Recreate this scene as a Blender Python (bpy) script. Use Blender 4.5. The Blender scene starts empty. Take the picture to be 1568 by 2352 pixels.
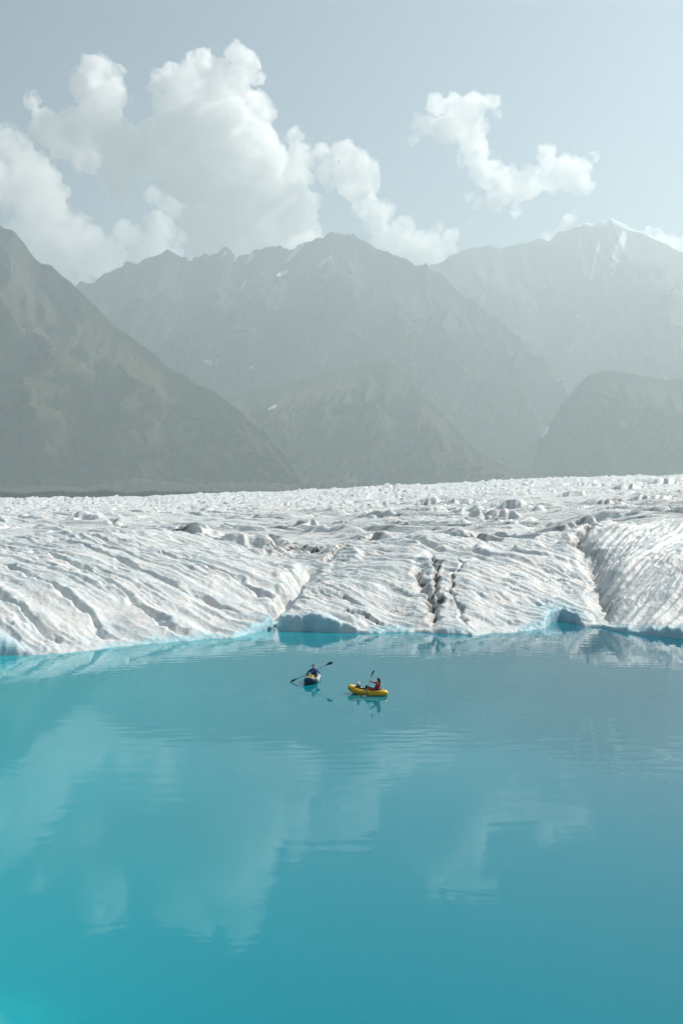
import bpy, bmesh, math, random
import numpy as np
from mathutils import Vector, Matrix

# ------------------------------------------------------------------ camera, sky, sun, exposure
scene = bpy.context.scene
CAM_H = 12.5                      # metres above the lake
F, CX, CY, HORIZON = 35 / 36 * 2352, 784.0, 1176.0, 1140.0
PITCH = math.atan((CY - HORIZON) / F)
cam_data = bpy.data.cameras.new("camera")
cam = bpy.data.objects.new("camera", cam_data)
scene.collection.objects.link(cam)
cam.location = (0, 0, CAM_H)
cam.rotation_euler = (math.pi / 2 - PITCH, 0, 0)
cam_data.lens = 35
cam_data.sensor_width = 36
cam_data.sensor_fit = 'AUTO'
cam_data.clip_start = 0.5
cam_data.clip_end = 80000
scene.camera = cam

SUN_EL, SUN_AZ = math.radians(41), math.radians(54)      # azimuth to the right of the view
world = bpy.data.worlds.new("World")
scene.world = world
world.use_nodes = True
wn = world.node_tree
wn.nodes.clear()
sky = wn.nodes.new("ShaderNodeTexSky")
sky.sky_type = 'NISHITA'
sky.sun_disc = False
sky.sun_elevation = SUN_EL
sky.sun_rotation = SUN_AZ
sky.air_density = 1.0
sky.dust_density = 0.4
sky.ozone_density = 1.0
bg = wn.nodes.new("ShaderNodeBackground")
bg.inputs[1].default_value = 0.05
wo = wn.nodes.new("ShaderNodeOutputWorld")
wn.links.new(sky.outputs[0], bg.inputs[0])
wn.links.new(bg.outputs[0], wo.inputs[0])

sun_data = bpy.data.lights.new("sun", 'SUN')
sun_data.energy = 5.0
sun_data.angle = math.radians(0.5)
sun_data.color = (1.0, 0.945, 0.87)
sun = bpy.data.objects.new("sun", sun_data)
scene.collection.objects.link(sun)
sun_dir = Vector((math.sin(SUN_AZ) * math.cos(SUN_EL), math.cos(SUN_AZ) * math.cos(SUN_EL), math.sin(SUN_EL)))
sun.rotation_euler = sun_dir.to_track_quat('Z', 'Y').to_euler()
sun.location = (300, 300, 400)

vs = scene.view_settings
vs.view_transform = 'Standard'
vs.look = 'None'
vs.exposure = 0.38
vs.gamma = 1.0
vs.use_curve_mapping = False
scene.cycles.max_bounces = 20
scene.cycles.diffuse_bounces = 3
scene.cycles.glossy_bounces = 3
scene.cycles.transmission_bounces = 4
scene.cycles.volume_bounces = 16
scene.cycles.transparent_max_bounces = 24
scene.cycles.use_denoising = True
scene.cycles.sample_clamp_indirect = 6.0

# ------------------------------------------------------------------ helpers
rng = np.random.default_rng(7)
random.seed(7)

def pix_dir(x, y):
    """direction of a photo pixel (1568 x 2352 frame), scaled so that its Y (forward) component is 1"""
    a, b = (np.asarray(x, float) - CX) / F, (CY - np.asarray(y, float)) / F
    c, s = math.cos(PITCH), math.sin(PITCH)
    fy, fz = c + b * s, -s + b * c
    return a / fy, fz / fy

def at(x, y, D):
    """world point of a photo pixel at forward distance D"""
    u, w = pix_dir(x, y)
    return u * D, np.asarray(D, float) + 0 * u, CAM_H + w * D

def ground_D(y, z=0.0):
    return (z - CAM_H) / pix_dir(CX, y)[1]

def _hash(ix, iy, seed):
    n = (ix.astype(np.int64) * 374761393 + iy.astype(np.int64) * 668265263 + seed * 1442695041) & 0xffffffff
    n = ((n ^ (n >> 13)) * 1274126177) & 0xffffffff
    n = ((n ^ (n >> 16)) * 2246822519) & 0xffffffff
    return (n ^ (n >> 15)) & 0xffffffff

def perlin(x, y, seed=0):
    x = np.asarray(x, float); y = np.asarray(y, float)
    x0 = np.floor(x); y0 = np.floor(y)
    fx = x - x0; fy = y - y0
    def g(ix, iy, dx, dy):
        a = _hash(ix, iy, seed) * (2 * math.pi / 4294967296.0)
        return np.cos(a) * dx + np.sin(a) * dy
    u = fx * fx * fx * (fx * (fx * 6 - 15) + 10)
    v = fy * fy * fy * (fy * (fy * 6 - 15) + 10)
    n00 = g(x0, y0, fx, fy); n10 = g(x0 + 1, y0, fx - 1, fy)
    n01 = g(x0, y0 + 1, fx, fy - 1); n11 = g(x0 + 1, y0 + 1, fx - 1, fy - 1)
    a = n00 + u * (n10 - n00); b = n01 + u * (n11 - n01)
    return (a + v * (b - a)) * 1.5

def fbm(x, y, octv=4, seed=0, gain=0.5, lac=2.03):
    t, a = 0, 1.0
    for i in range(octv):
        t = t + a * perlin(x, y, seed + 17 * i)
        x = x * lac + 3.1; y = y * lac - 1.7; a *= gain
    return t

def ridged(x, y, octv=4, seed=0, gain=0.5, lac=2.07):
    t, a = 0, 1.0
    for i in range(octv):
        t = t + a * (1 - 2 * np.abs(perlin(x, y, seed + 31 * i)))
        x = x * lac + 5.3; y = y * lac + 2.9; a *= gain
    return t

def sstep(a, b, x):
    t = np.clip((x - a) / (b - a), 0, 1)
    return t * t * (3 - 2 * t)

def grid_mesh(name, P, mat, attrs=None, smooth=True):
    """P: rows x cols x 3 array of points"""
    r, c = P.shape[:2]
    me = bpy.data.meshes.new(name)
    me.vertices.add(r * c)
    me.vertices.foreach_set("co", P.reshape(-1).astype(np.float32))
    i = (np.arange(r - 1)[:, None] * c + np.arange(c - 1)[None, :]).reshape(-1)
    q = np.stack([i, i + 1, i + c + 1, i + c], 1).astype(np.int32)
    me.loops.add(q.size)
    me.loops.foreach_set("vertex_index", q.reshape(-1))
    me.polygons.add(len(q))
    me.polygons.foreach_set("loop_start", np.arange(0, q.size, 4, dtype=np.int32))
    me.polygons.foreach_set("use_smooth", np.full(len(q), smooth))
    for k, a in (attrs or {}).items():
        at_ = me.attributes.new(k, 'FLOAT', 'POINT')
        at_.data.foreach_set("value", np.asarray(a, np.float32).reshape(-1))
    me.update(calc_edges=True)
    me.materials.append(mat)
    o = bpy.data.objects.new(name, me)
    scene.collection.objects.link(o)
    return o

def tag(o, label=None, cat=None, group=None, kind=None):
    for k, v in (("label", label), ("category", cat), ("group", group), ("kind", kind)):
        if v:
            o[k] = v
    return o

class NT:
    """small helper to write node trees"""
    def __init__(self, name):
        self.m = bpy.data.materials.new(name)
        self.m.use_nodes = True
        self.t = self.m.node_tree
        self.t.nodes.clear()
        self.out = self.t.nodes.new("ShaderNodeOutputMaterial")
    def n(self, kind, **kw):
        nd = self.t.nodes.new("ShaderNode" + kind)
        for k, v in kw.items():
            setattr(nd, k, v)
        return nd
    def set(self, nd, **kw):
        for k, v in kw.items():
            s = nd.inputs[int(k[1:])] if k[0] == "_" else nd.inputs[k.replace("_", " ")]
            if isinstance(v, bpy.types.NodeSocket):
                self.t.links.new(v, s)
            else:
                s.default_value = v
        return nd
    def math(self, op, a, b=0.0, c=0.0, clamp=False):
        nd = self.n("Math", operation=op, use_clamp=clamp)
        return self.set(nd, _0=a, _1=b, _2=c).outputs[0]
    def attr(self, name):
        return self.n("Attribute", attribute_name=name).outputs["Fac"]
    def mix(self, fac, a, b):
        nd = self.n("Mix", data_type='RGBA')
        for s, v in ((nd.inputs[0], fac), (nd.inputs[6], a), (nd.inputs[7], b)):
            if isinstance(v, bpy.types.NodeSocket):
                self.t.links.new(v, s)
            elif s == nd.inputs[0]:
                s.default_value = v
            else:
                s.default_value = (*v, 1)
        return nd.outputs[2]
    def ramp(self, fac, lo, hi):
        nd = self.n("MapRange", interpolation_type='SMOOTHSTEP')
        return self.set(nd, Value=fac, From_Min=lo, From_Max=hi).outputs[0]
    def coords(self, scale=(1, 1, 1), rot=0.0, warp=None):
        tc = self.n("TexCoord")
        src = tc.outputs["Object"]
        mp = self.n("Mapping")
        mp.inputs["Rotation"].default_value = (0, 0, rot)
        mp.inputs["Scale"].default_value = scale
        self.t.links.new(src, mp.inputs["Vector"])
        return mp.outputs[0]
    def noise(self, vec, scale=1.0, detail=3.0, rough=0.5, dist=0.0):
        nd = self.n("TexNoise")
        return self.set(nd, Vector=vec, Scale=scale, Detail=detail, Roughness=rough, Distortion=dist).outputs["Fac"]
    def surf(self, s):
        self.t.links.new(s, self.out.inputs["Surface"])
        return self.m

def simple_mat(name, col, rough=0.6, spec=0.5, coat=0.0):
    t = NT(name)
    p = t.n("BsdfPrincipled")
    nz = t.noise(t.coords(), 6.0, 3.0)
    c = t.mix(nz, tuple(v * 0.82 for v in col), tuple(min(1, v * 1.15) for v in col))
    t.set(p, Base_Color=c, Roughness=rough)
    p.inputs["Specular IOR Level"].default_value = spec
    p.inputs["Coat Weight"].default_value = coat
    return t.surf(p.outputs[0])
# ------------------------------------------------------------------ mountains
def mountain_material(name, rock, rock2, grass, snowcol=(0.8, 0.82, 0.84)):
    t = NT(name)
    p = t.n("BsdfPrincipled")
    co = t.coords()
    n1 = t.noise(co, 0.004, 6.0, 0.62)
    n2 = t.noise(co, 0.03, 5.0, 0.65)
    rockc = t.mix(t.ramp(n2, 0.3, 0.7), rock, rock2)
    g = t.math('ADD', t.attr("grass"), t.math('MULTIPLY', t.math('SUBTRACT', n1, 0.5), 1.6))
    g = t.math('ADD', g, t.math('MULTIPLY', t.math('SUBTRACT', n2, 0.5), 0.7))
    gc = t.mix(n2, tuple(0.65 * v for v in grass), tuple(1.35 * v for v in grass))
    c = t.mix(t.ramp(g, 0.15, 0.85), rockc, gc)
    s = t.math('ADD', t.attr("snow"), t.math('MULTIPLY', t.math('SUBTRACT', n2, 0.5), 0.9))
    c = t.mix(t.ramp(s, 0.45, 0.6), c, snowcol)
    b = t.n("Bump")
    t.set(b, Height=n2, Strength=0.35, Distance=14.0)
    t.set(p, Base_Color=c, Roughness=0.95, Normal=b.outputs[0])
    p.inputs["Specular IOR Level"].default_value = 0.1
    return t.surf(p.outputs[0])

GROUND_Z = -6.0

def mountain(name, ridge, mat, seed, n=420, rows=130, reach=1.55, jag=6.0, gully=0.16, grass_fn=None, snow_fn=None,
             lean=0.0, back=0.5, label=None):
    """ridge: photo outline points (x, y, distance). A ridge crest with gullied flanks that fall to the valley floor."""
    r = np.array(ridge, float)
    xs = np.linspace(r[0, 0], r[-1, 0], n)
    ys = np.interp(xs, r[:, 0], r[:, 1])
    Ds = np.interp(xs, r[:, 0], r[:, 2])
    k = np.ones(9) / 9
    Ds = np.convolve(np.pad(Ds, 4, mode='edge'), k, 'valid')
    X, Y, Z = at(xs, ys, Ds)
    arc = np.concatenate([[0], np.cumsum(np.hypot(np.diff(X), np.diff(Y)))])
    Z = Z + jag * (ridged(arc / 190, 0 * arc + seed, 4, seed) - 0.75) * np.clip((Z - GROUND_Z) / 300, 0.05, 1)
    Hh = np.maximum(Z - GROUND_Z, 1.0)
    t = np.concatenate([-np.linspace(1, 0.03, rows // 4) ** 1.3, np.linspace(0, 1, rows) ** 1.15])
    T, A = np.meshgrid(t, arc, indexing='ij')
    Hm = Hh[None, :]
    front = np.clip(T, 0, 1); rear = np.clip(-T, 0, 1)
    prof = np.where(T >= 0, (1 - front) ** 1.25, 1 - rear)
    Zg = GROUND_Z - 4 + (Hm + 4) * prof
    side = front
    px = X[None, :] + lean * Hm * front
    py = Y[None, :] - reach * Hm * front + back * Hm * 1.6 * rear
    # gullies: folds that run down the flank, merging downwards
    Hs = max(Hh.max(), 50)
    wob = 0.35 * fbm(A / (0.5 * Hs), front * 2.2, 3, seed + 5)
    q = A / (0.33 * Hs) + wob + 0.25 * front
    fold = ridged(q, front * 0.55 + 4.1, 5, seed + 9, 0.55)
    fine = fbm(A / (0.06 * Hs) + wob * 3, front * 7, 4, seed + 21, 0.6)
    env = np.sin(np.clip(front, 0, 1) ** 0.8 * math.pi * 0.92) * sstep(0, 0.3, front)
    py = py - gully * Hm * env * (fold - 0.5) * 1.5
    Zg = Zg + Hm * env * (0.055 * (fold - 0.5) + 0.034 * fine)
    px = px + Hm * env * 0.05 * fine
    P = np.stack([px, py, Zg], -1)
    elev = (Zg - GROUND_Z) / Hs
    gr = grass_fn(px, py, Zg, fold, elev) if grass_fn else 0.5 - elev
    sn = snow_fn(px, py, Zg, fold, elev) if snow_fn else np.zeros_like(px) - 1
    o = grid_mesh(name, P, mat, {"grass": gr, "snow": sn})
    return tag(o, label, "mountain", kind="structure")

def pxcoord(px, py, pz):
    """photo position of world points (used to put the snow patches where they lie on the slopes)"""
    c, s = math.cos(PITCH), math.sin(PITCH)
    zf = py * c - (pz - CAM_H) * s
    zu = py * s + (pz - CAM_H) * c
    return CX + F * px / zf, CY - F * zu / zf

def snow_patches(patches):
    def fn(px, py, pz, fold, elev):
        x, y = pxcoord(px, py, pz)
        v = np.full_like(px, -1.0)
        for (cx, cy, a, b, ang) in patches:
            ca, sa = math.cos(ang), math.sin(ang)
            dx, dy = x - cx, y - cy
            d = np.hypot((dx * ca + dy * sa) / a, (-dx * sa + dy * ca) / b)
            v = np.maximum(v, 1.35 - 0.62 * d)
        return v
    return fn

m_near = mountain_material("near_slope_rock_and_grass", (0.050, 0.050, 0.052), (0.11, 0.104, 0.095), (0.060, 0.064, 0.026))
m_mid = mountain_material("middle_range_rock_and_grass", (0.042, 0.046, 0.052), (0.09, 0.09, 0.094), (0.060, 0.068, 0.030))
m_far = mountain_material("far_range_rock_and_snow", (0.07, 0.07, 0.07), (0.14, 0.135, 0.13), (0.055, 0.065, 0.03))

# far snowy range on the right
def far_snow(px, py, pz, fold, elev):
    x, y = pxcoord(px, py, pz)
    crest = np.interp(x, [1300, 1340, 1380, 1405, 1440, 1470, 1568, 1700], [525, 515, 510, 503, 520, 530, 577, 600])
    depth = np.interp(x, [1290, 1340, 1400, 1450, 1500, 1600], [0, 9, 22, 14, 9, 9])
    v = 0.9 - 0.75 * (y - crest) / np.maximum(depth, 0.5)
    v = np.where(x < 1300, -1, v)
    return np.maximum(v, snow_patches([(1420, 575, 55, 10, 1.9), (1365, 600, 60, 4, 1.8), (1330, 560, 26, 4, 1.7)])(px, py, pz, fold, elev) - 0.25)

mountain("mountain", [(560, 780, 9187), (700, 735, 9091), (860, 672, 8900), (980, 614, 8804), (1020, 598, 8804), (1060, 575, 8804), (1078, 573, 8804), (1100, 570, 8804),
    (1135, 566, 8804), (1150, 573, 8804), (1175, 566, 8804), (1200, 560, 8804), (1245, 547, 8804), (1260, 552, 8804), (1280, 535, 8804), (1310, 525, 8804),
    (1340, 515, 8804), (1380, 510, 8804), (1405, 503, 8804), (1440, 520, 8804), (1470, 530, 8804), (1500, 545, 8804), (1568, 577, 8804),
    (1700, 600, 8708), (1950, 560, 8613), (2300, 640, 8613), (2700, 800, 8613)], m_far, 41, n=720, rows=80, jag=16, gully=0.13, reach=1.2,
    grass_fn=lambda x, y, z, f, e: 0.15 - e, snow_fn=far_snow,
    label="highest and farthest mountain with a snow-capped summit on the right")

# central range
mid_snow = snow_patches([(575, 592, 12, 3.5, 2.2), (650, 627, 13, 4, -0.35), (676, 580, 22, 4, 2.3), (690, 566, 9, 3, 2.4), (480, 832, 16, 3.5, 0.3),
    (499, 830, 8, 3, 1.6), (588, 845, 14, 2.5, 0.0), (745, 600, 16, 3, 2.5), (541, 594, 8, 3, 2.0), (515, 583, 7, 2.5, 2.2), (560, 655, 14, 2, 2.0)])
mountain("mountain", [(-500, 800, 7856), (-200, 760, 7737), (60, 700, 7618), (172, 658, 7499), (225, 640, 7499), (270, 620, 7440), (300, 602, 7380), (340, 595, 7380), (385, 577, 7380), (400, 585, 7380),
    (415, 597, 7380), (428, 587, 7380), (440, 595, 7380), (480, 583, 7380), (515, 570, 7380), (540, 582, 7380), (575, 582, 7380), (610, 570, 7380), (650, 570, 7380),
    (690, 562, 7380), (720, 553, 7380), (740, 550, 7380), (765, 535, 7380), (785, 531, 7380), (810, 543, 7320), (840, 562, 7261), (870, 580, 7261), (920, 592, 7201),
    (960, 605, 7142), (980, 614, 7082), (1020, 640, 7023), (1080, 690, 6904), (1150, 745, 6725), (1215, 797, 6547), (1260, 840, 6428), (1290, 885, 6309), (1310, 920, 6190), (1340, 1000, 6071), (1360, 1090, 5952)],
    m_mid, 12, n=700, rows=92, jag=30, gully=0.13, reach=0.72, grass_fn=lambda x, y, z, f, e: 0.55 - 1.0 * e + 0.2 * (f - 0.5), snow_fn=mid_snow,
    label="jagged central mountain range with small snow patches behind the glacier")

# rounded spur on the right in front of the snowy range
mountain("mountain", [(1225, 1060, 5128), (1238, 1005, 5186), (1260, 975, 5186), (1290, 930, 5186), (1320, 890, 5186), (1350, 862, 5186), (1390, 851, 5186), (1430, 853, 5186), (1480, 865, 5186),
    (1530, 872, 5186), (1568, 868, 5186), (1700, 840, 5186), (2000, 780, 5186), (2400, 860, 5186)], m_near, 77, n=330, rows=70, jag=5, gully=0.12, reach=0.9,
    grass_fn=lambda x, y, z, f, e: 0.55 - 0.6 * e + 0.2 * (f - 0.5), snow_fn=snow_patches([(1249, 985, 7, 14, 0.25), (1290, 832, 20, 2.5, 0.0)]),
    label="dark rounded mountain spur at the right edge below the snowy range")

# green spur in the middle
mountain("mountain", [(300, 960, 5469), (430, 925, 5469), (520, 908, 5469), (560, 902, 5469), (620, 892, 5469), (700, 868, 5469), (800, 846, 5469), (890, 828, 5424), (920, 850, 5332), (960, 893, 5196), (1010, 945, 5013),
    (1060, 1000, 4831), (1100, 1040, 4694), (1180, 1080, 4558), (1300, 1110, 4466)], m_mid, 23, n=420, rows=76, jag=5, gully=0.26, reach=1.3, lean=-0.25,
    grass_fn=lambda x, y, z, f, e: 0.72 - 0.35 * e + 0.5 * (f - 0.5),
    snow_fn=snow_patches([(627, 935, 12, 2, -0.5)]), label="low grassy mountain spur below the central range")

# big slope on the left
mountain("mountain", [(-900, 330, 5551), (-500, 380, 5400), (-200, 430, 5250), (-60, 480, 5175), (0, 518, 5101), (15, 525, 5085), (35, 535, 5070), (55, 560, 5055), (75, 590, 5025), (95, 608, 4995), (118, 612, 4981),
    (135, 628, 4950), (155, 645, 4935), (172, 658, 4905), (200, 685, 4861), (250, 735, 4769), (300, 775, 4680), (350, 812, 4590), (400, 850, 4501), (450, 880, 4410), (500, 908, 4318),
    (550, 945, 4198), (600, 990, 4078), (640, 1030, 3959), (670, 1075, 3839), (690, 1112, 3750), (705, 1145, 3675)], m_near, 3, n=680, rows=110, jag=9, gully=0.20, reach=0.95, lean=0.12,
    grass_fn=lambda x, y, z, f, e: 0.62 - 1.0 * e + 0.45 * (f - 0.5) + 0.35 * sstep(-1800, -500, x), label="steep grassy mountainside falling from the left to the glacier")

# ------------------------------------------------------------------ valley floor, moraine
m_ground = NT("valley_gravel")
_p = m_ground.n("BsdfPrincipled")
_n = m_ground.noise(m_ground.coords(), 0.05, 6.0, 0.6)
m_ground.set(_p, Base_Color=m_ground.mix(_n, (0.07, 0.07, 0.068), (0.15, 0.145, 0.135)), Roughness=0.95)
m_ground = m_ground.surf(_p.outputs[0])
gx = np.linspace(-15500, 15500, 63); gy = np.linspace(-1500, 10800, 50)
GX, GY = np.meshgrid(gx, gy)
o = grid_mesh("valley_floor", np.stack([GX, GY, GROUND_Z - 2 + 0 * GX], -1), m_ground)
tag(o, "grey gravel valley floor under the mountains", "ground", kind="structure")

def ridge_strip(name, pts, width, mat, seed, rough, label, cat, n=520, m=16, kind="structure"):
    p = np.array(pts, float)
    xs = np.linspace(p[0, 0], p[-1, 0], n)
    ys = np.interp(xs, p[:, 0], p[:, 1]); Ds = np.interp(xs, p[:, 0], p[:, 2])
    X, Y, Z = at(xs, ys, Ds)
    w = np.linspace(-1, 1, m)
    W, A = np.meshgrid(w, X, indexing='ij')
    YY = Y[None, :] + W * width
    top = Z[None, :]
    prof = (1 - np.abs(W) ** 1.6)
    base = GROUND_Z - 3
    ZZ = base + (top - base) * prof + rough * prof * (ridged(A / (7 * rough), YY / (7 * rough), 5, seed, 0.6) - 0.7)
    o = grid_mesh(name, np.stack([A, YY, ZZ], -1), mat)
    return tag(o, label, cat, kind=kind)

m_moraine = simple_mat("moraine_debris", (0.022, 0.023, 0.024), 0.95, 0.1)
m_bench = mountain_material("terrace_bank", (0.055, 0.056, 0.055), (0.095, 0.093, 0.088), (0.06, 0.068, 0.024))
b = ridge_strip("terrace", [(-700, 1117, 3300), (0, 1125, 3300), (120, 1117, 3300), (200, 1123, 3300), (300, 1101, 3300), (400, 1111, 3300), (500, 1113, 3300), (600, 1111, 3300), (690, 1117, 3300), (720, 1107, 3300),
    (820, 1109, 3300), (900, 1115, 3300), (1000, 1117, 3300), (1200, 1121, 3300)], 160, m_bench, 5, 7, "grey gravel terrace along the foot of the slopes", "terrace")
b = ridge_strip("moraine", [(-700, 1132, 2100), (0, 1131, 2100), (60, 1133, 2100), (130, 1129, 2100), (200, 1132, 2100), (240, 1127, 2100), (300, 1133, 2100), (350, 1129, 2100),
    (420, 1130, 2100), (500, 1131, 2100), (600, 1130, 2100), (700, 1131, 2100), (800, 1130, 2100), (950, 1146, 2100)], 60, m_moraine, 8, 2.6,
    "dark strip of moraine rubble beyond the glacier edge", "moraine")
# ------------------------------------------------------------------ glacier
# top surface: photo points with their forward distance
ICE = [
    # left hump
    (-250, 1455, 76), (-250, 1350, 88), (-250, 1250, 112), (-250, 1225, 150),
    (0, 1452, 80), (100, 1466, 81.5), (250, 1468, 85), (0, 1350, 90), (120, 1400, 86.5), (200, 1380, 90), (350, 1420, 89.5), (500, 1430, 92), (0, 1300, 99), (200, 1320, 97.5), (400, 1360, 97),
    (550, 1390, 97.5), (610, 1400, 98.5), (0, 1246, 115), (110, 1238, 118), (200, 1250, 112), (300, 1234, 122), (450, 1264, 116), (560, 1290, 112), (640, 1312, 110), (690, 1342, 107), (330, 1290, 108), (480, 1320, 105),
    # behind the left hump
    (0, 1226, 150), (250, 1222, 155), (450, 1240, 138), (600, 1262, 130), (700, 1290, 122), (620, 1280, 124),
    # central hump
    (655, 1402, 95), (700, 1374, 98), (760, 1378, 97.5), (830, 1402, 95.5), (900, 1412, 95.5), (980, 1422, 93.8), (720, 1350, 101.5), (820, 1330, 105), (900, 1360, 101.5), (800, 1302, 112), (750, 1300, 114),
    (880, 1310, 109), (950, 1330, 105.5), (940, 1390, 97.5), (980, 1278, 115), (1060, 1288, 112), (1060, 1340, 103.5), (1100, 1400, 97), (1200, 1410, 97), (1150, 1430, 94.5),
    (1160, 1302, 111), (1230, 1332, 108), (1140, 1360, 102), (1240, 1388, 101), (1320, 1388, 101.5), (900, 1262, 121), (1000, 1242, 128), (1150, 1262, 122), (1250, 1282, 118), (1300, 1302, 115), (800, 1260, 125),
    # valley on the right
    (1370, 1326, 113), (1375, 1380, 103.5), (1392, 1425, 97), (1330, 1345, 109),
    # right dome
    (1420, 1392, 98), (1460, 1390, 96.5), (1568, 1408, 91.5), (1568, 1340, 98), (1480, 1325, 104), (1568, 1290, 105), (1480, 1272, 111), (1420, 1292, 109), (1335, 1264, 119), (1395, 1212, 127), (1480, 1202, 131),
    (1568, 1192, 134), (1568, 1240, 119), (1450, 1242, 119), (1800, 1410, 86), (1800, 1330, 94), (1800, 1230, 114), (1800, 1180, 138), (1390, 1340, 106), (1405, 1300, 110),
    # plain behind
    (-250, 1196, 200), (0, 1200, 200), (250, 1198, 205), (500, 1212, 178), (784, 1228, 150), (900, 1222, 160), (784, 1200, 205), (1000, 1205, 180), (1150, 1215, 165), (1250, 1205, 172), (1300, 1225, 150), (1150, 1180, 220),
    (1400, 1178, 180), (1568, 1170, 180), (1800, 1160, 180), (-250, 1172, 420), (0, 1174, 400), (300, 1172, 400), (784, 1170, 360), (1100, 1150, 350), (1400, 1140, 320), (1568, 1136, 300), (1800, 1130, 300),
    (-250, 1158, 900), (0, 1158, 900), (450, 1150, 850), (784, 1143, 700), (1000, 1130, 650), (1250, 1117, 600), (1568, 1112, 540), (1800, 1108, 520),
    (-250, 1151, 1400), (0, 1150, 1400), (450, 1143, 1350), (784, 1128, 1150), (1000, 1116, 1000), (1250, 1103, 900), (1568, 1095, 820), (1800, 1090, 780),
    (-250, 1160, 1560), (0, 1159, 1560), (450, 1153, 1560), (784, 1142, 1560), (1000, 1135, 1500), (1250, 1130, 1500), (1568, 1122, 1450), (1800, 1118, 1400),
]
ctrl = np.array(ICE, float)
cX, cY, cZ = at(ctrl[:, 0], ctrl[:, 1], ctrl[:, 2])
def uv_of(X, Y):
    return np.stack([X / Y * 3.4, np.log(Y / 90.0) * 2.1], -1)
CU = uv_of(cX, cY)
def _kern(a, b):
    d2 = ((a[:, None, :] - b[None, :, :]) ** 2).sum(-1)
    return np.sqrt(d2 + 0.0016)
_n = len(CU)
_A = np.zeros((_n + 3, _n + 3))
_A[:_n, :_n] = _kern(CU, CU) - 0.004 * np.eye(_n)
_A[:_n, _n] = 1; _A[:_n, _n + 1:] = CU
_A[_n, :_n] = 1; _A[_n + 1:, :_n] = CU.T
_W = np.linalg.solve(_A, np.concatenate([cZ, [0, 0, 0]]))
def base_height(X, Y):
    s = X.shape
    U = uv_of(X.reshape(-1), Y.reshape(-1))
    out = np.empty(len(U))
    for i in range(0, len(U), 60000):
        u = U[i:i + 60000]
        out[i:i + 60000] = _kern(u, CU) @ _W[:_n] + _W[_n] + u @ _W[_n + 1:]
    return out.reshape(s)

# shoreline: photo points where ice meets water -> (X, Y); w = how far inland the edge keeps rounding, cl = cliff
SHORE = [(-700, 1500), (-300, 1506), (-60, 1506), (60, 1505), (150, 1501), (250, 1489), (350, 1479), (430, 1473), (480, 1468), (530, 1466), (580, 1455), (618, 1447), (632, 1438), (645, 1449), (700, 1450), (780, 1453), (850, 1455),
         (950, 1452), (1010, 1455), (1085, 1461), (1120, 1456), (1180, 1452), (1252, 1444), (1263, 1430), (1290, 1427), (1322, 1430), (1338, 1440), (1380, 1441), (1400, 1447), (1470, 1458), (1568, 1467), (1700, 1474), (2100, 1490)]
sh = np.array(SHORE, float)
sD = ground_D(sh[:, 1])
sX = at(sh[:, 0], sh[:, 1], sD)[0]

def seg_dist(X, Y, pts):
    """distance to a polyline and position along it (0..1)"""
    best = np.full(X.shape, 1e9); tt = np.zeros(X.shape)
    L = [0]
    for a, b in zip(pts[:-1], pts[1:]):
        L.append(L[-1] + math.hypot(b[0] - a[0], b[1] - a[1]))
    for i, (a, b) in enumerate(zip(pts[:-1], pts[1:])):
        dx, dy = b[0] - a[0], b[1] - a[1]
        l2 = dx * dx + dy * dy
        s = np.clip(((X - a[0]) * dx + (Y - a[1]) * dy) / l2, 0, 1)
        d = np.hypot(X - a[0] - s * dx, Y - a[1] - s * dy)
        m = d < best
        best = np.where(m, d, best)
        tt = np.where(m, (L[i] + s * math.sqrt(l2)) / L[-1], tt)
    return best, tt

def path(pts):
    """photo polyline with distances -> ground polyline"""
    p = np.array(pts, float)
    X, Y, Z = at(p[:, 0], p[:, 1], p[:, 2])
    return list(zip(X, Y))

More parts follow.
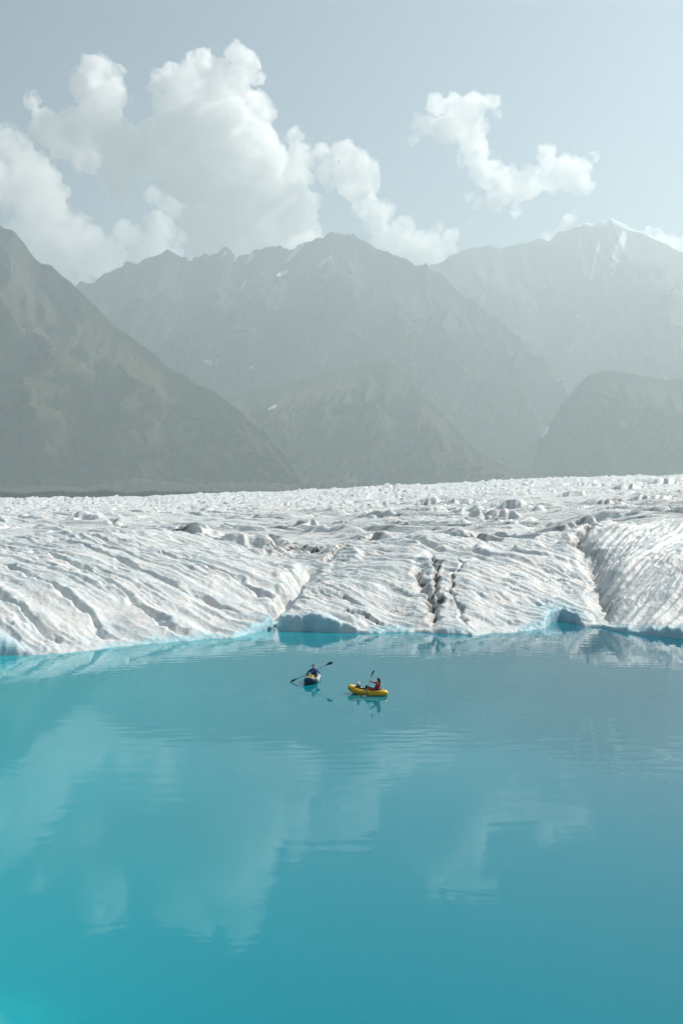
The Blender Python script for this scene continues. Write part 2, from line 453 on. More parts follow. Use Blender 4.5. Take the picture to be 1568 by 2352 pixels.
CREV = [  # polyline (x, y, D), depth, half width, dirt, asymmetry
    ([(632, 1445, 93.5), (645, 1405, 98), (668, 1370, 103), (690, 1345, 107.5), (705, 1318, 113), (720, 1300, 118)], 1.7, 1.3, 0.05),
    ([(985, 1272, 117), (1002, 1300, 111), (1000, 1340, 104), (1003, 1380, 98.5), (1000, 1410, 95.3), (992, 1452, 92)], 0.55, 0.40, 0.8),
    ([(1050, 1270, 116), (1058, 1300, 111), (1036, 1335, 105), (1040, 1375, 99), (1062, 1415, 95), (1084, 1462, 89.5)], 0.28, 0.24, 0.55),
    ([(955, 1290, 111), (965, 1330, 105), (985, 1380, 98.5), (1000, 1420, 94)], 0.6, 0.7, 0.5),
    ([(1372, 1440, 94.5), (1390, 1400, 100), (1372, 1350, 108), (1365, 1320, 114), (1352, 1290, 119), (1325, 1268, 125)], 0.75, 1.2, 0.3),
    ([(1318, 1272, 121), (1340, 1250, 127), (1370, 1228, 133)], 1.0, 0.8, 0.6),
    ([(1165, 1318, 109), (1220, 1326, 108), (1310, 1318, 111)], 0.8, 0.5, 0.15),
    ([(60, 1272, 109), (150, 1300, 103.5), (260, 1345, 96.5), (330, 1390, 91.5), (400, 1440, 88.5)], 0.6, 0.42, 0.10),
    ([(110, 1246, 116), (230, 1278, 109), (330, 1310, 104), (430, 1350, 98.5), (540, 1400, 95.5)], 0.7, 0.40, 0.25),
    ([(0, 1290, 101), (120, 1350, 92.5), (220, 1420, 86.5), (250, 1470, 84.5)], 0.5, 0.40, 0.0),
    ([(280, 1250, 118), (420, 1288, 111), (540, 1330, 106), (620, 1380, 101)], 0.55, 0.42, 0.08),
    ([(-60, 1330, 92), (60, 1400, 85.5), (130, 1470, 81.5)], 0.5, 0.42, 0.0),
    ([(330, 1400, 91), (380, 1430, 89), (430, 1468, 87)], 0.55, 0.5, 0.0),
    ([(680, 1372, 99), (720, 1368, 100), (790, 1372, 99), (830, 1388, 97)], 0.35, 0.3, 0.5),
    ([(780, 1408, 95.5), (840, 1418, 94.5), (880, 1445, 93)], 0.5, 0.35, 0.6),
    ([(560, 1262, 128), (620, 1262, 129), (680, 1258, 131), (740, 1268, 128)], 1.5, 1.2, 0.9),
    ([(735, 1292, 117), (780, 1270, 124), (850, 1235, 138), (880, 1225, 148)], 0.9, 0.9, 0.7),
    ([(860, 1240, 135), (960, 1262, 124), (1010, 1275, 118)], 0.5, 0.8, 0.15),
    ([(1020, 1255, 127), (1080, 1250, 130), (1130, 1243, 134), (1185, 1246, 133)], 0.9, 0.9, 1.0),
    ([(1225, 1238, 140), (1270, 1222, 150), (1300, 1236, 142)], 0.9, 1.0, 1.0),
    ([(515, 1240, 145), (560, 1228, 152), (610, 1238, 146), (640, 1262, 132)], 1.6, 1.1, 0.35),
    ([(830, 1215, 165), (880, 1222, 160), (930, 1212, 170)], 1.0, 1.3, 0.3),
    ([(50, 1218, 160), (100, 1222, 158), (140, 1214, 168)], 0.6, 0.8, 0.6),
    ([(225, 1190, 230), (260, 1210, 190), (300, 1226, 160)], 0.7, 0.9, 0.5),
    ([(1040, 1180, 225), (1100, 1195, 195), (1160, 1206, 178)], 1.2, 1.4, 0.2),
    ([(1420, 1182, 165), (1480, 1172, 185), (1568, 1168, 190)], 0.8, 1.0, 0.3),
]
crevs = [(path(p), d, w, dt) for (p, d, w, dt) in CREV]

# raised blocks with a steep side towards the viewer: photo x, y of the foot, D, half width, depth, height
LUMPS = [(195, 1207, 195, 3.6, 3.5, 2.0), (435, 1232, 146, 3.0, 3.0, 1.9), (400, 1222, 160, 1.4, 2.0, 1.5), (570, 1262, 131, 4.0, 3.5, 2.2), (700, 1215, 172, 2.2, 2.6, 2.4), (730, 1226, 158, 1.8, 2.0, 1.2),
         (625, 1270, 126, 2.0, 2.0, 1.0), (290, 1258, 114, 1.8, 1.5, 0.5), (1060, 1238, 138, 2.2, 2.0, 1.3), (1090, 1190, 205, 3.5, 3.0, 2.4), (1180, 1170, 245, 4.0, 3.0, 3.0), (1240, 1180, 215, 1.6, 2.0, 2.2), (985, 1150, 330, 4, 4, 3.4),
         (1140, 1200, 190, 5, 4, 2.6), (1060, 1155, 310, 5, 4, 3.2), (880, 1190, 215, 3.5, 3, 1.6), (1270, 1240, 138, 3.0, 2.6, 1.6), (1150, 1248, 132, 3.2, 2.2, 1.2), (1440, 1128, 430, 5, 5, 5), (1530, 1118, 520, 8, 6, 5.5), (1350, 1200, 158, 6, 4, 1.4),
         (1000, 1178, 240, 3, 3, 1.8), (860, 1240, 136, 3.0, 2.0, 1.2), (1320, 1140, 340, 5, 4, 3), (1500, 1150, 250, 6, 4, 2.2), (1400, 1160, 225, 4, 4, 2.0)]

DIR_L, DIR_C, DIR_R = (0.76, -0.65), (0.76, -0.65), (-0.60, -0.80)

def ice_surface(X, Y):
    z = base_height(X, Y)
    u = X / Y
    far = sstep(118, 150, Y)
    # region weights
    split1 = np.interp(Y, [80, 93, 98, 107, 118, 140], [-6.2, -6.2, -5.7, -4.3, -3.3, 2])
    split2 = np.interp(Y, [85, 94, 100, 108, 114, 126, 140], [24.2, 24.5, 26.0, 27.3, 28.5, 29.5, 30])
    wl = 1 - sstep(-1.5, 1.5, X - split1)
    wr = sstep(-1.2, 1.2, X - split2)
    wc = np.clip(1 - wl - wr, 0, 1)
    near = 1 - far
    def across(d):
        return X * d[1] - Y * d[0], X * d[0] + Y * d[1]     # across, along
    # long furrows
    furrow = np.zeros_like(X); dirt = np.zeros_like(X)
    for wgt, d, sc, amp, seed in ((wl * near, DIR_L, 2.3, 0.36, 101), (wc * near, DIR_C, 1.15, 0.24, 202), (wr * near, DIR_R, 1.15, 0.36, 303), (far, (0.86, -0.5), 4.2, 0.55, 404)):
        a, l = across(d)
        bend = 0.35 * fbm(l / 18, a / 12, 2, seed + 3) * sc
        q = (a + bend) / sc
        r1 = 1 - np.abs(perlin(q, l / (22 * sc), seed)) * 2.2          # sharp crests
        r2 = 1 - np.abs(perlin(q * 2.1 + 7, l / (5 * sc), seed + 1)) * 2.2
        r3 = perlin(q * 4.3 + 3, l / (1.7 * sc), seed + 2)
        pm = 0.25 + 1.25 * sstep(-0.35, 0.45, fbm(a / (4 * sc), l / (7 * sc), 3, seed + 41))
        h = amp * (1.15 * (r1 - 0.55) * 0.55 + pm * (0.36 * (r2 - 0.55) * 0.7 + 0.22 * r3))
        dash = perlin(q * 2.6 + 11, l / (1.0 * sc) + 3, seed + 6)
        h = h - 0.15 * pm * sstep(0.2, 0.55, dash) * (0.4 + amp)
        furrow += wgt * h
        fine_ = ridged(q * 2.6 + 5, l / (1.9 * sc), 3, seed + 8, 0.6) - 0.8
        furrow += wgt * 0.060 * pm * fine_ * (1 - 0.6 * (seed == 404))
    z = z + furrow
    # lumpy melt relief
    z = z + near * (0.16 * fbm(X / 3.2, Y / 3.2, 4, 11) + 0.5 * wc * fbm(X / 9, Y / 9, 3, 12))
    rough_far = (0.17 + 0.0004 * Y) * far
    wx = X + 4 * fbm(X / 22, Y / 22, 2, 61); wy = Y + 4 * fbm(X / 22 + 9, Y / 22, 2, 62)
    z = z + rough_far * (ridged((wx * 0.5 + wy * 0.86) / 7.5, (wx * 0.86 - wy * 0.5) / 19, 4, 33, 0.62) - 0.7) * 0.85
    z = z + rough_far * 0.35 * np.maximum(0, fbm(wx / 26, wy / 26, 2, 35)) * ridged(wx / 7, wy / 5, 3, 36)
    z = z + 0.008 * np.clip(Y - 250, 0, 900) * sstep(250, 700, Y) * fbm(X / 60, Y / 60, 3, 34) * 0.6
    # broken steps
    nst = fbm(wx / 36 + 0.35 * wy / 36, wy / 19, 2, 81, 0.4) * 3.0
    fl = np.floor(nst); fr_ = nst - fl
    stepm = sstep(-0.1, 0.3, fbm(X / 30, Y / 22, 2, 82))
    z = z + (0.55 + 0.0010 * np.clip(Y - 120, 0, 500)) * stepm * sstep(106, 128, Y) * (fl + sstep(0.0, 0.16, fr_) - nst) * 1.9
    # crevasse network further back
    cr = np.abs(perlin((wx * 0.55 + wy * 0.83) / 15.0, (wx * 0.83 - wy * 0.55) / 46.0, 71))
    cv = far * (1 - sstep(0.0, 0.085, cr)) * sstep(-0.15, 0.25, fbm(X / 45, Y / 45, 2, 72))
    z = z - 1.5 * cv * np.clip(Y / 200, 0.7, 2.2)
    dirt = dirt + 0.8 * cv * sstep(0.0, 0.4, fbm(X / 30, Y / 30, 2, 73))
    # blocks
    for k, (lx, ly, D, hw, dp, hh) in enumerate(LUMPS):
        bx, by, _ = at(lx, ly, D)
        dx, dy = (X - bx) / hw, (Y - by) / dp
        m = (np.abs(dx) < 2.0) & (dy > -1.2) & (dy < 5)
        if not m.any():
            continue
        ddx = dx[m] + 0.25 * perlin(X[m] / 1.3, Y[m] / 1.3, 500 + k); ddy = dy[m] + 0.3 * perlin(X[m] / 1.5 + 4, Y[m] / 1.5, 600 + k)
        top = 1 - sstep(0.35, 1.3, np.abs(ddx))
        prof = sstep(-0.2, 0.2, ddy) * (1 - sstep(0.3, 4.2, ddy))
        z[m] += 0.72 * hh * top * prof * (0.9 + 0.25 * perlin(X[m] * 0.4, Y[m] * 0.4, 700 + k))
    # crevices
    for k, (pts, dep, wid, dt) in enumerate(crevs):
        xs = [p[0] for p in pts]; ys = [p[1] for p in pts]
        m = (X > min(xs) - 8) & (X < max(xs) + 8) & (Y > min(ys) - 8) & (Y < max(ys) + 8)
        if not m.any():
            continue
        xm, ym = X[m], Y[m]
        jx = xm + 0.5 * fbm(xm / 2.4, ym / 2.4, 4, 800 + k); jy = ym + 0.5 * fbm(xm / 2.4 + 5, ym / 2.4, 4, 830 + k)
        d, tt = seg_dist(jx, jy, pts)
        end = sstep(0, 0.12, tt) * (1 - sstep(0.9, 1.0, tt) * 0.7)
        w = wid * (0.75 + 0.5 * fbm(tt * 9, 0 * tt + k, 2, 860))
        c = np.exp(-(d / w) ** 2 * 1.1)
        lip = np.exp(-((d - 2.0 * w) / (0.9 * w)) ** 2)
        z[m] += end * (-dep * c + 0.16 * dep * lip)
        if dt > 0:
            stain = np.exp(-(d / (w * 1.35)) ** 2) * (0.6 + 0.9 * fbm(xm / 0.9, ym / 0.9, 4, 880 + k))
            streak = 0.8 * np.exp(-(d / (w * 5.5)) ** 2) * sstep(0.0, 0.7, fbm(xm / 1.4, ym / 0.8, 5, 890 + k, 0.65))
            dirt[m] = np.maximum(dirt[m], dt * end * (stain + streak))
    # tributary cracks of the dirty ravine
    # thin dirty streaks on the broken ground
    st = sstep(0.34, 0.75, fbm((X * 0.93 + Y * 0.37) / 12.0, (X * 0.37 - Y * 0.93) / 1.3, 4, 91) * (0.6 + far))
    dirt = np.maximum(dirt, 0.55 * st * sstep(104, 128, Y) * (1 - sstep(260, 420, Y)) * (0.25 + 0.75 * sstep(-0.16, -0.06, u)))
    # shore
    wob = 0.35 * fbm(X / 1.7, 0 * X + 2.2, 3, 55)
    ysh = np.interp(X, sX, sD) + wob
    s = Y - ysh
    cliff = np.interp(X, at(np.array([-300, 0, 110, 180, 320, 520, 600, 660, 700, 800, 900, 1000, 1080, 1160, 1240, 1290, 1340, 1400, 1480, 1568, 1800]), 1450, 91)[0],
                         [0.9, 0.9, 0.7, 2.4, 2.4, 2.0, 1.2, 0.55, 0.45, 0.5, 0.7, 0.9, 1.0, 1.5, 1.2, 0.5, 0.6, 0.8, 0.9, 0.9, 0.9])
    flute = 0.22 * (1 - np.abs(perlin(X / 0.9 + 0.3 * Y, Y / 9, 57)) * 2)
    k = np.clip((s + flute * sstep(0, 0.6, s)) / cliff, 0, 1)
    edge = np.sqrt(np.clip(k * (2 - k), 0, 1)) ** 1.25
    zt = np.maximum(z, 0.25 + 0.10 * fbm(X, Y, 2, 58))
    out = np.where(s > 0, -0.06 + (zt + 0.06) * edge, np.maximum(-6, -0.06 + s * 1.6))
    fresh = (1 - sstep(0.7, 2.4, out)) * (1 - sstep(0.8, 2.6, s)) * sstep(-0.1, 0.4, fbm(X / 6, 0 * X, 2, 59) + 0.30)
    fresh = np.maximum(fresh, 0.15 * (1 - sstep(0.08, 0.3, out)))
    # the blue niche
    nx, ny, _ = at(1290, 1432, 98)
    fresh = np.maximum(fresh, 1.35 * np.exp(-((X - nx) / 2.2) ** 2 - ((Y - ny - 0.5) / 2.6) ** 2))
    return out, dirt * sstep(-0.2, 0.3, s), fresh

nu = 900
uu = np.linspace(-0.50, 0.50, nu)
rowsY = [74.0]
while rowsY[-1] < 1560:
    y = rowsY[-1]
    rowsY.append(y + (0.19 if y < 128 else 0.19 * (y / 128) ** 2.1 if y < 400 else 2.1 * (y / 400) ** 1.8))
rowsY = np.array(rowsY)
UU, YY = np.meshgrid(uu, rowsY)
XX = UU * YY
ZZ, DIRT, FRESH = ice_surface(XX, YY)
print("ice rows", len(rowsY), "verts", ZZ.size)

def ice_material():
    t = NT("glacier_ice")
    p = t.n("BsdfPrincipled")
    co = t.coords()
    n1 = t.noise(co, 0.35, 5.0, 0.6)
    n2 = t.noise(co, 3.0, 5.0, 0.65)
    n3 = t.noise(t.coords((1.0, 1.0, 0.5)), 11.0, 4.0, 0.7)
    c = t.mix(t.ramp(n1, 0.3, 0.7), (0.65, 0.70, 0.71), (0.84, 0.815, 0.775))
    c = t.mix(t.math('MULTIPLY', t.ramp(n2, 0.5, 0.72), 0.22), c, (0.55, 0.64, 0.67))
    fr = t.math('MULTIPLY', t.attr("fresh"), t.math('ADD', 0.55, t.math('MULTIPLY', n1, 0.6)), clamp=True)
    c = t.mix(t.math('MULTIPLY', fr, 0.62), c, (0.20, 0.60, 0.72))
    d = t.math('ADD', t.attr("dirt"), t.math('MULTIPLY', t.math('SUBTRACT', n2, 0.5), 0.55))
    speck = t.ramp(t.noise(co, 1.3, 8.0, 0.75), 0.62, 0.78)
    c = t.mix(t.math('MULTIPLY', speck, 0.10), c, (0.25, 0.22, 0.18))
    c = t.mix(t.math('MULTIPLY', t.ramp(d, 0.08, 0.45), 0.45), c, (0.34, 0.28, 0.21))
    c = t.mix(t.math('MULTIPLY', t.ramp(d, 0.35, 0.85), 0.95), c, (0.085, 0.072, 0.060))
    bm_ = t.math('ADD', t.math('MULTIPLY', n2, 0.7), t.math('MULTIPLY', n3, 0.35))
    vo = t.n("TexVoronoi", feature='SMOOTH_F1')
    t.set(vo, Vector=t.coords((1.0, 0.75, 1.0), 0.7), Scale=1.9, Randomness=1.0, Smoothness=0.25)
    bm_ = t.math('ADD', bm_, t.math('MULTIPLY', vo.outputs["Distance"], 0.5))
    b = t.n("Bump")
    t.set(b, Height=bm_, Strength=0.7, Distance=0.17)
    t.set(p, Base_Color=c, Roughness=t.math('ADD', 0.25, t.math('MULTIPLY', n1, 0.35)), Normal=b.outputs[0], IOR=1.31)
    p.inputs["Subsurface Weight"].default_value = 0.36
    p.inputs["Subsurface Radius"].default_value = (0.12, 0.42, 0.60)
    p.inputs["Subsurface Scale"].default_value = 0.6
    return t.surf(p.outputs[0])

m_ice = ice_material()
glacier = grid_mesh("glacier", np.stack([XX, YY, ZZ], -1), m_ice, {"dirt": DIRT, "fresh": FRESH})
tag(glacier, "furrowed white glacier sloping down to the turquoise lake", "glacier", kind="structure")
b = ridge_strip("glacier_tongue", [(380, 1139, 1640), (480, 1135, 1640), (560, 1133, 1640), (640, 1131, 1640), (700, 1131, 1640), (780, 1131, 1640), (860, 1128, 1640), (1000, 1126, 1640)], 14, m_ice, 15, 2.2,
    "thin far strip of pale ice beside the dark moraine", "glacier")

# ------------------------------------------------------------------ lake
RIPPLE = [(*map(float, at(717.5, 1565.0, ground_D(1565.0))[:2]), 1.0), (*map(float, at(845.0, 1594.5, ground_D(1594.5))[:2]), 1.0), (*map(float, at(667.0, 1568.0, ground_D(1568.0))[:2]), 0.3)]

def water_material():
    t = NT("glacial_water")
    p = t.n("BsdfPrincipled")
    co = t.coords()
    # depth tint of the milky water: shallow over ice on the left and along the shore, deep on the right
    d = t.attr("shallow")
    dd = t.math('ADD', d, t.math('MULTIPLY', t.math('SUBTRACT', t.noise(co, 0.06, 3.0), 0.5), 0.25))
    c = t.mix(t.ramp(dd, 0.0, 0.55), (0.0, 0.115, 0.17), (0.0, 0.21, 0.275))
    c = t.mix(t.ramp(dd, 0.5, 1.1), c, (0.0, 0.35, 0.41))
    c = t.mix(t.ramp(dd, 1.25, 1.9), c, (0.16, 0.55, 0.56))
    # ripples: crossing wavelets, stronger in some patches
    patch = t.attr("ripple")
    w1 = t.noise(t.coords((0.42, 1.35, 1), 0.12), 1.0, 0.6, 0.4, 0.15)
    w2 = t.noise(t.coords((1.0, 2.1, 1), -0.16), 1.9, 1.0, 0.4, 0.3)
    w3 = t.noise(t.coords((1.0, 1.7, 1), 0.3), 0.32, 1.0, 0.4, 0.2)
    w4 = t.noise(t.coords((0.6, 1.25, 1), -0.35), 1.1, 0.5, 0.4, 0.1)
    h = t.math('ADD', t.math('MULTIPLY', w1, t.math('ADD', 0.0017, t.math('MULTIPLY', patch, 0.0140))), t.math('MULTIPLY', w3, 0.0055))
    h = t.math('ADD', h, t.math('MULTIPLY', w4, t.math('MULTIPLY', patch, 0.0085)))
    h = t.math('ADD', h, t.math('MULTIPLY', w2, 0.0013))
    for bx_, by_, rr in RIPPLE:
        cv = t.n("CombineXYZ"); t.set(cv, X=bx_, Y=by_)
        ds = t.n("VectorMath", operation='DISTANCE')
        t.t.links.new(co, ds.inputs[0]); t.t.links.new(cv.outputs[0], ds.inputs[1])
        ds = t.math('ADD', ds.outputs["Value"], t.math('MULTIPLY', w1, 0.25))
        ring = t.math('MULTIPLY', t.math('SINE', t.math('MULTIPLY', ds, 13.0)), t.math('POWER', 2.718, t.math('MULTIPLY', t.math('SUBTRACT', ds, rr), -0.8)))
        h = t.math('ADD', h, t.math('MULTIPLY', t.math('MINIMUM', ring, 1.0), 0.0010))
    b = t.n("Bump")
    t.set(b, Height=h, Strength=1.0, Distance=1.0)
    t.set(p, Base_Color=c, Roughness=0.0, Normal=b.outputs[0], IOR=1.6)
    p.inputs["Specular Tint"].default_value = (0.02, 0.85, 1.0, 1)
    return t.surf(p.outputs[0])

lx = np.linspace(-90, 90, 190); ly = np.concatenate([np.linspace(-60, 0, 10)[:-1], np.linspace(0, 112, 180)])
LX, LY = np.meshgrid(lx, ly)
shore_d = np.interp(LX, sX, sD) - LY
shal = 0.52 - LX * 0.019 + 0.10 * np.exp(-((LX + 8) / 14) ** 2) - 0.10 * sstep(30, 55, LY) * sstep(-20, 5, LX)
shal = shal + 0.55 * np.exp(-np.clip(shore_d, 0, 99) / 3.0)
shal = shal + 1.3 * np.exp(-((LX + 9.3) / 1.5) ** 2 - ((LY - 23.2) / 1.0) ** 2) + 0.10 * np.exp(-((LX + 10) / 6) ** 2 - ((LY - 24) / 6) ** 2)
ripple = 0.04 + np.exp(-((LY - 47 - 0.10 * LX) / 8.5) ** 2) * (0.25 + 0.75 * sstep(-0.30, 0.25, fbm(LX / 13, LY / 9, 3, 940))) * sstep(-22, -4, LX)
ripple = ripple + 0.55 * sstep(66, 84, LY) * (0.3 + 0.7 * sstep(-0.2, 0.3, fbm(LX / 9, LY / 6, 2, 941)))
lake = grid_mesh("lake", np.stack([LX, LY, 0 * LX], -1), water_material(), {"shallow": shal, "ripple": ripple})
tag(lake, "calm turquoise meltwater lake", "water", kind="structure")
# ------------------------------------------------------------------ rafts, paddles, people
def mesh_obj(name, verts, faces, mat, parent=None, smooth=True):
    me = bpy.data.meshes.new(name)
    me.from_pydata([tuple(map(float, v)) for v in verts], [], faces)
    me.polygons.foreach_set("use_smooth", [smooth] * len(me.polygons))
    me.materials.append(mat)
    o = bpy.data.objects.new(name, me)
    scene.collection.objects.link(o)
    if parent:
        o.parent = parent
    return o

def tube(points, radii, seg=10, cap=True):
    """tapered tube along a polyline -> verts, faces"""
    pts = [Vector(p) for p in points]
    V, Fc = [], []
    prev = None
    for i, p in enumerate(pts):
        d = (pts[min(i + 1, len(pts) - 1)] - pts[max(i - 1, 0)]).normalized()
        a = prev if prev is not None else (Vector((0, 0, 1)) if abs(d.z) < 0.9 else Vector((1, 0, 0)))
        n = (a - d * a.dot(d)).normalized(); prev = n
        b = d.cross(n)
        for k in range(seg):
            an = 2 * math.pi * k / seg
            V.append(p + (n * math.cos(an) + b * math.sin(an)) * radii[i])
    for i in range(len(pts) - 1):
        for k in range(seg):
            Fc.append((i * seg + k, i * seg + (k + 1) % seg, (i + 1) * seg + (k + 1) % seg, (i + 1) * seg + k))
    if cap:
        Fc.append(tuple(range(seg))[::-1]); Fc.append(tuple(range((len(pts) - 1) * seg, len(pts) * seg)))
    return V, Fc

def fabric_mat(name, col, rough=0.45):
    t = NT(name)
    p = t.n("BsdfPrincipled")
    n = t.noise(t.coords(), 5.0, 4.0)
    t.set(p, Base_Color=t.mix(n, tuple(0.8 * v for v in col), tuple(min(1, 1.15 * v) for v in col)), Roughness=rough)
    b = t.n("Bump"); t.set(b, Height=t.noise(t.coords(), 9.0, 3.0), Strength=0.35, Distance=0.02)
    t.set(p, Normal=b.outputs[0])
    return t.surf(p.outputs[0])

M = {k: fabric_mat(k, c, r) for k, c, r in [
    ("yellow_raft_fabric", (0.88, 0.49, 0.012), 0.38), ("grey_raft_fabric", (0.52, 0.53, 0.54), 0.38), ("navy_raft_fabric", (0.014, 0.030, 0.065), 0.42), ("dark_floor_fabric", (0.03, 0.03, 0.032), 0.6),
    ("black_webbing", (0.012, 0.012, 0.013), 0.6), ("black_plastic", (0.010, 0.011, 0.012), 0.4), ("pale_shaft", (0.62, 0.60, 0.56), 0.35), ("grey_shaft", (0.16, 0.15, 0.14), 0.35), ("blue_jacket", (0.012, 0.09, 0.30), 0.7),
    ("red_jacket", (0.40, 0.016, 0.016), 0.7), ("brown_trousers", (0.055, 0.022, 0.014), 0.8), ("black_trousers", (0.012, 0.012, 0.015), 0.8), ("navy_jacket", (0.02, 0.035, 0.06), 0.8), ("teal_vest", (0.01, 0.12, 0.12), 0.7),
    ("skin", (0.36, 0.16, 0.10), 0.5), ("dark_hair", (0.06, 0.035, 0.02), 0.5), ("brown_hair", (0.11, 0.06, 0.03), 0.45), ("cream_cloth", (0.70, 0.64, 0.50), 0.8), ("khaki_cloth", (0.11, 0.085, 0.05), 0.8),
    ("eye", (0.02, 0.015, 0.012), 0.3), ("yellow_bag_fabric", (0.62, 0.50, 0.03), 0.45), ("print_black", (0.01, 0.01, 0.01), 0.6), ("red_valve", (0.25, 0.02, 0.01), 0.5)]}

def foam_mat():
    t = NT("water_foam"); p = t.n("BsdfPrincipled")
    t.set(p, Base_Color=(0.85, 0.88, 0.88, 1), Roughness=0.25)
    return t.surf(p.outputs[0])
M["foam"] = foam_mat()

class Hull:
    def __init__(self, L, W, r, rise_bow, rise_stern, zc):
        self.a, self.b, self.r = L / 2 - r, W / 2 - r, r
        self.rb, self.rs, self.zc = rise_bow, rise_stern, zc
    def center(self, th):
        c, s = math.cos(th), math.sin(th)
        e = 2 / 2.7
        x = self.a * abs(c) ** e * (1 if c >= 0 else -1)
        y = self.b * abs(s) ** e * (1 if s >= 0 else -1)
        if c > 0:
            y *= 1 - 0.10 * (x / self.a) ** 2
        else:
            y *= 1 - 0.20 * (x / self.a) ** 2
        k = x / self.a
        z = self.zc + (self.rb * max(0, k - 0.15) ** 2 * 1.4 if k > 0 else self.rs * k * k)
        return Vector((x, y, z))
    def rad(self, th):
        k = math.cos(th)
        return self.r * (1 + 0.05 * math.cos(th * 2)) * (1.0 if k > -0.6 else 1 - 0.25 * (-k - 0.6))
    def frame(self, th):
        p = self.center(th)
        d = (self.center(th + 0.02) - self.center(th - 0.02)).normalized()
        out = Vector((d.y, -d.x, 0)).normalized()
        return p, d, out
    def point(self, th, ph, off=0.0):
        """ph = 0 outward, +90 deg up"""
        p, d, out = self.frame(th)
        r = self.rad(th) + off
        return p + out * (r * math.cos(ph)) + Vector((0, 0, 1)) * (r * math.sin(ph))
    def theta_at(self, x, side):
        best = min((abs(self.center(math.radians(a)).x - x), a) for a in range(0, 181))
        return math.radians(best[1]) * side
    def build(self, root, main, nth=96, nph=18, bow=None):
        V = [self.point(2 * math.pi * i / nth, 2 * math.pi * j / nph) for i in range(nth) for j in range(nph)]
        fa, fb = [], []
        for i in range(nth):
            for j in range(nph):
                f = (i * nph + j, ((i + 1) % nth) * nph + j, ((i + 1) % nth) * nph + (j + 1) % nph, i * nph + (j + 1) % nph)
                ph = 2 * math.pi * (j + 0.5) / nph
                th = 2 * math.pi * (i + 0.5) / nth
                th = th if th < math.pi else th - 2 * math.pi
                if bow and abs(th) < bow and (ph < 1.0 or ph > math.pi):
                    fb.append(f)
                else:
                    fa.append(f)
        mesh_obj("inflatable_tube", V, fa, M[main], root)
        if fb:
            used = sorted({v for f in fb for v in f}); ix = {v: k for k, v in enumerate(used)}
            o = mesh_obj("bow_cover", [V[v] for v in used], [tuple(ix[v] for v in f) for f in fb], M["navy_raft_fabric"], root)
            o["label"] = "dark navy bow of the raft"
        n = 40
        ring = [self.center(2 * math.pi * i / n) for i in range(n)]
        V = [(p.x * 0.99, p.y * 0.99, self.zc - 0.4 * self.r + 0.35 * (p.z - self.zc)) for p in ring] + [(p.x * 0.95, p.y * 0.95, self.zc - 0.8 * self.r + 0.35 * (p.z - self.zc)) for p in ring] + [(0, 0, self.zc - 0.4 * self.r), (0, 0, self.zc - 0.9 * self.r)]
        Fc = []
        for i in range(n):
            j = (i + 1) % n
            Fc += [(i, j, 2 * n), (n + j, n + i, 2 * n + 1), (j, i, n + i, n + j)]
        mesh_obj("floor", V, Fc, M["dark_floor_fabric"], root)
    def strap(self, root, x, side, w=0.022, mat="black_webbing"):
        th = self.theta_at(x, side)
        dth = w / 2 / max(0.2, (self.center(th + 0.01) - self.center(th - 0.01)).length / 0.02)
        V, Fc = [], []
        n = 14
        for k in range(n + 1):
            ph = math.radians(-75 + 185 * k / n)
            V += [self.point(th - dth, ph, 0.002), self.point(th + dth, ph, 0.002), self.point(th + dth, ph, 0.007), self.point(th - dth, ph, 0.007)]
        for k in range(n):
            for q in range(4):
                Fc.append((4 * k + q, 4 * k + (q + 1) % 4, 4 * k + 4 + (q + 1) % 4, 4 * k + 4 + q))
        Fc += [(0, 1, 2, 3), (4 * n + 3, 4 * n + 2, 4 * n + 1, 4 * n)]
        return mesh_obj("strap", V, Fc, M[mat], root)
    def disc(self, root, name, x, side, ph, rad, mat, sides=16, off=0.006, sx=1.0):
        th = self.theta_at(x, side)
        lx = (self.center(th + 0.01) - self.center(th - 0.01)).length / 0.02
        V = [self.point(th, ph, off + 0.004)]
        for k in range(sides):
            a = 2 * math.pi * k / sides
            V.append(self.point(th + rad * sx * math.cos(a) / lx, ph + rad * math.sin(a) / self.rad(th), off))
        for k in range(sides):
            a = 2 * math.pi * k / sides
            V.append(self.point(th + rad * sx * math.cos(a) / lx, ph + rad * math.sin(a) / self.rad(th), -0.004))
        Fc = [(0, 1 + k, 1 + (k + 1) % sides) for k in range(sides)] + [(1 + k, 1 + sides + k, 1 + sides + (k + 1) % sides, 1 + (k + 1) % sides) for k in range(sides)]
        return mesh_obj(name, V, Fc, M[mat], root)
    def text(self, root, s, x0, side, ph0, size, mat):
        cu = bpy.data.curves.new("lettering", 'FONT'); cu.body = s; cu.size = size; cu.resolution_u = 2
        tmp = bpy.data.objects.new("lettering", cu); scene.collection.objects.link(tmp)
        dg = bpy.context.evaluated_depsgraph_get()
        me = bpy.data.meshes.new_from_object(tmp.evaluated_get(dg)); bpy.data.objects.remove(tmp, do_unlink=True)
        th0 = self.theta_at(x0, side)
        for v in me.vertices:
            th = self.theta_interp(x0 - v.co.x * (1 if side > 0 else -1), side)
            v.co = self.point(th, ph0 + v.co.y / self.rad(th), 0.004)
        me.materials.clear(); me.materials.append(M[mat])
        o = bpy.data.objects.new("lettering", me); scene.collection.objects.link(o); o.parent = root
        return o
    def theta_interp(self, x, side):
        xs = [self.center(math.radians(a)).x for a in range(181)]
        return math.radians(float(np.interp(x, xs[::-1], list(range(180, -1, -1))))) * side

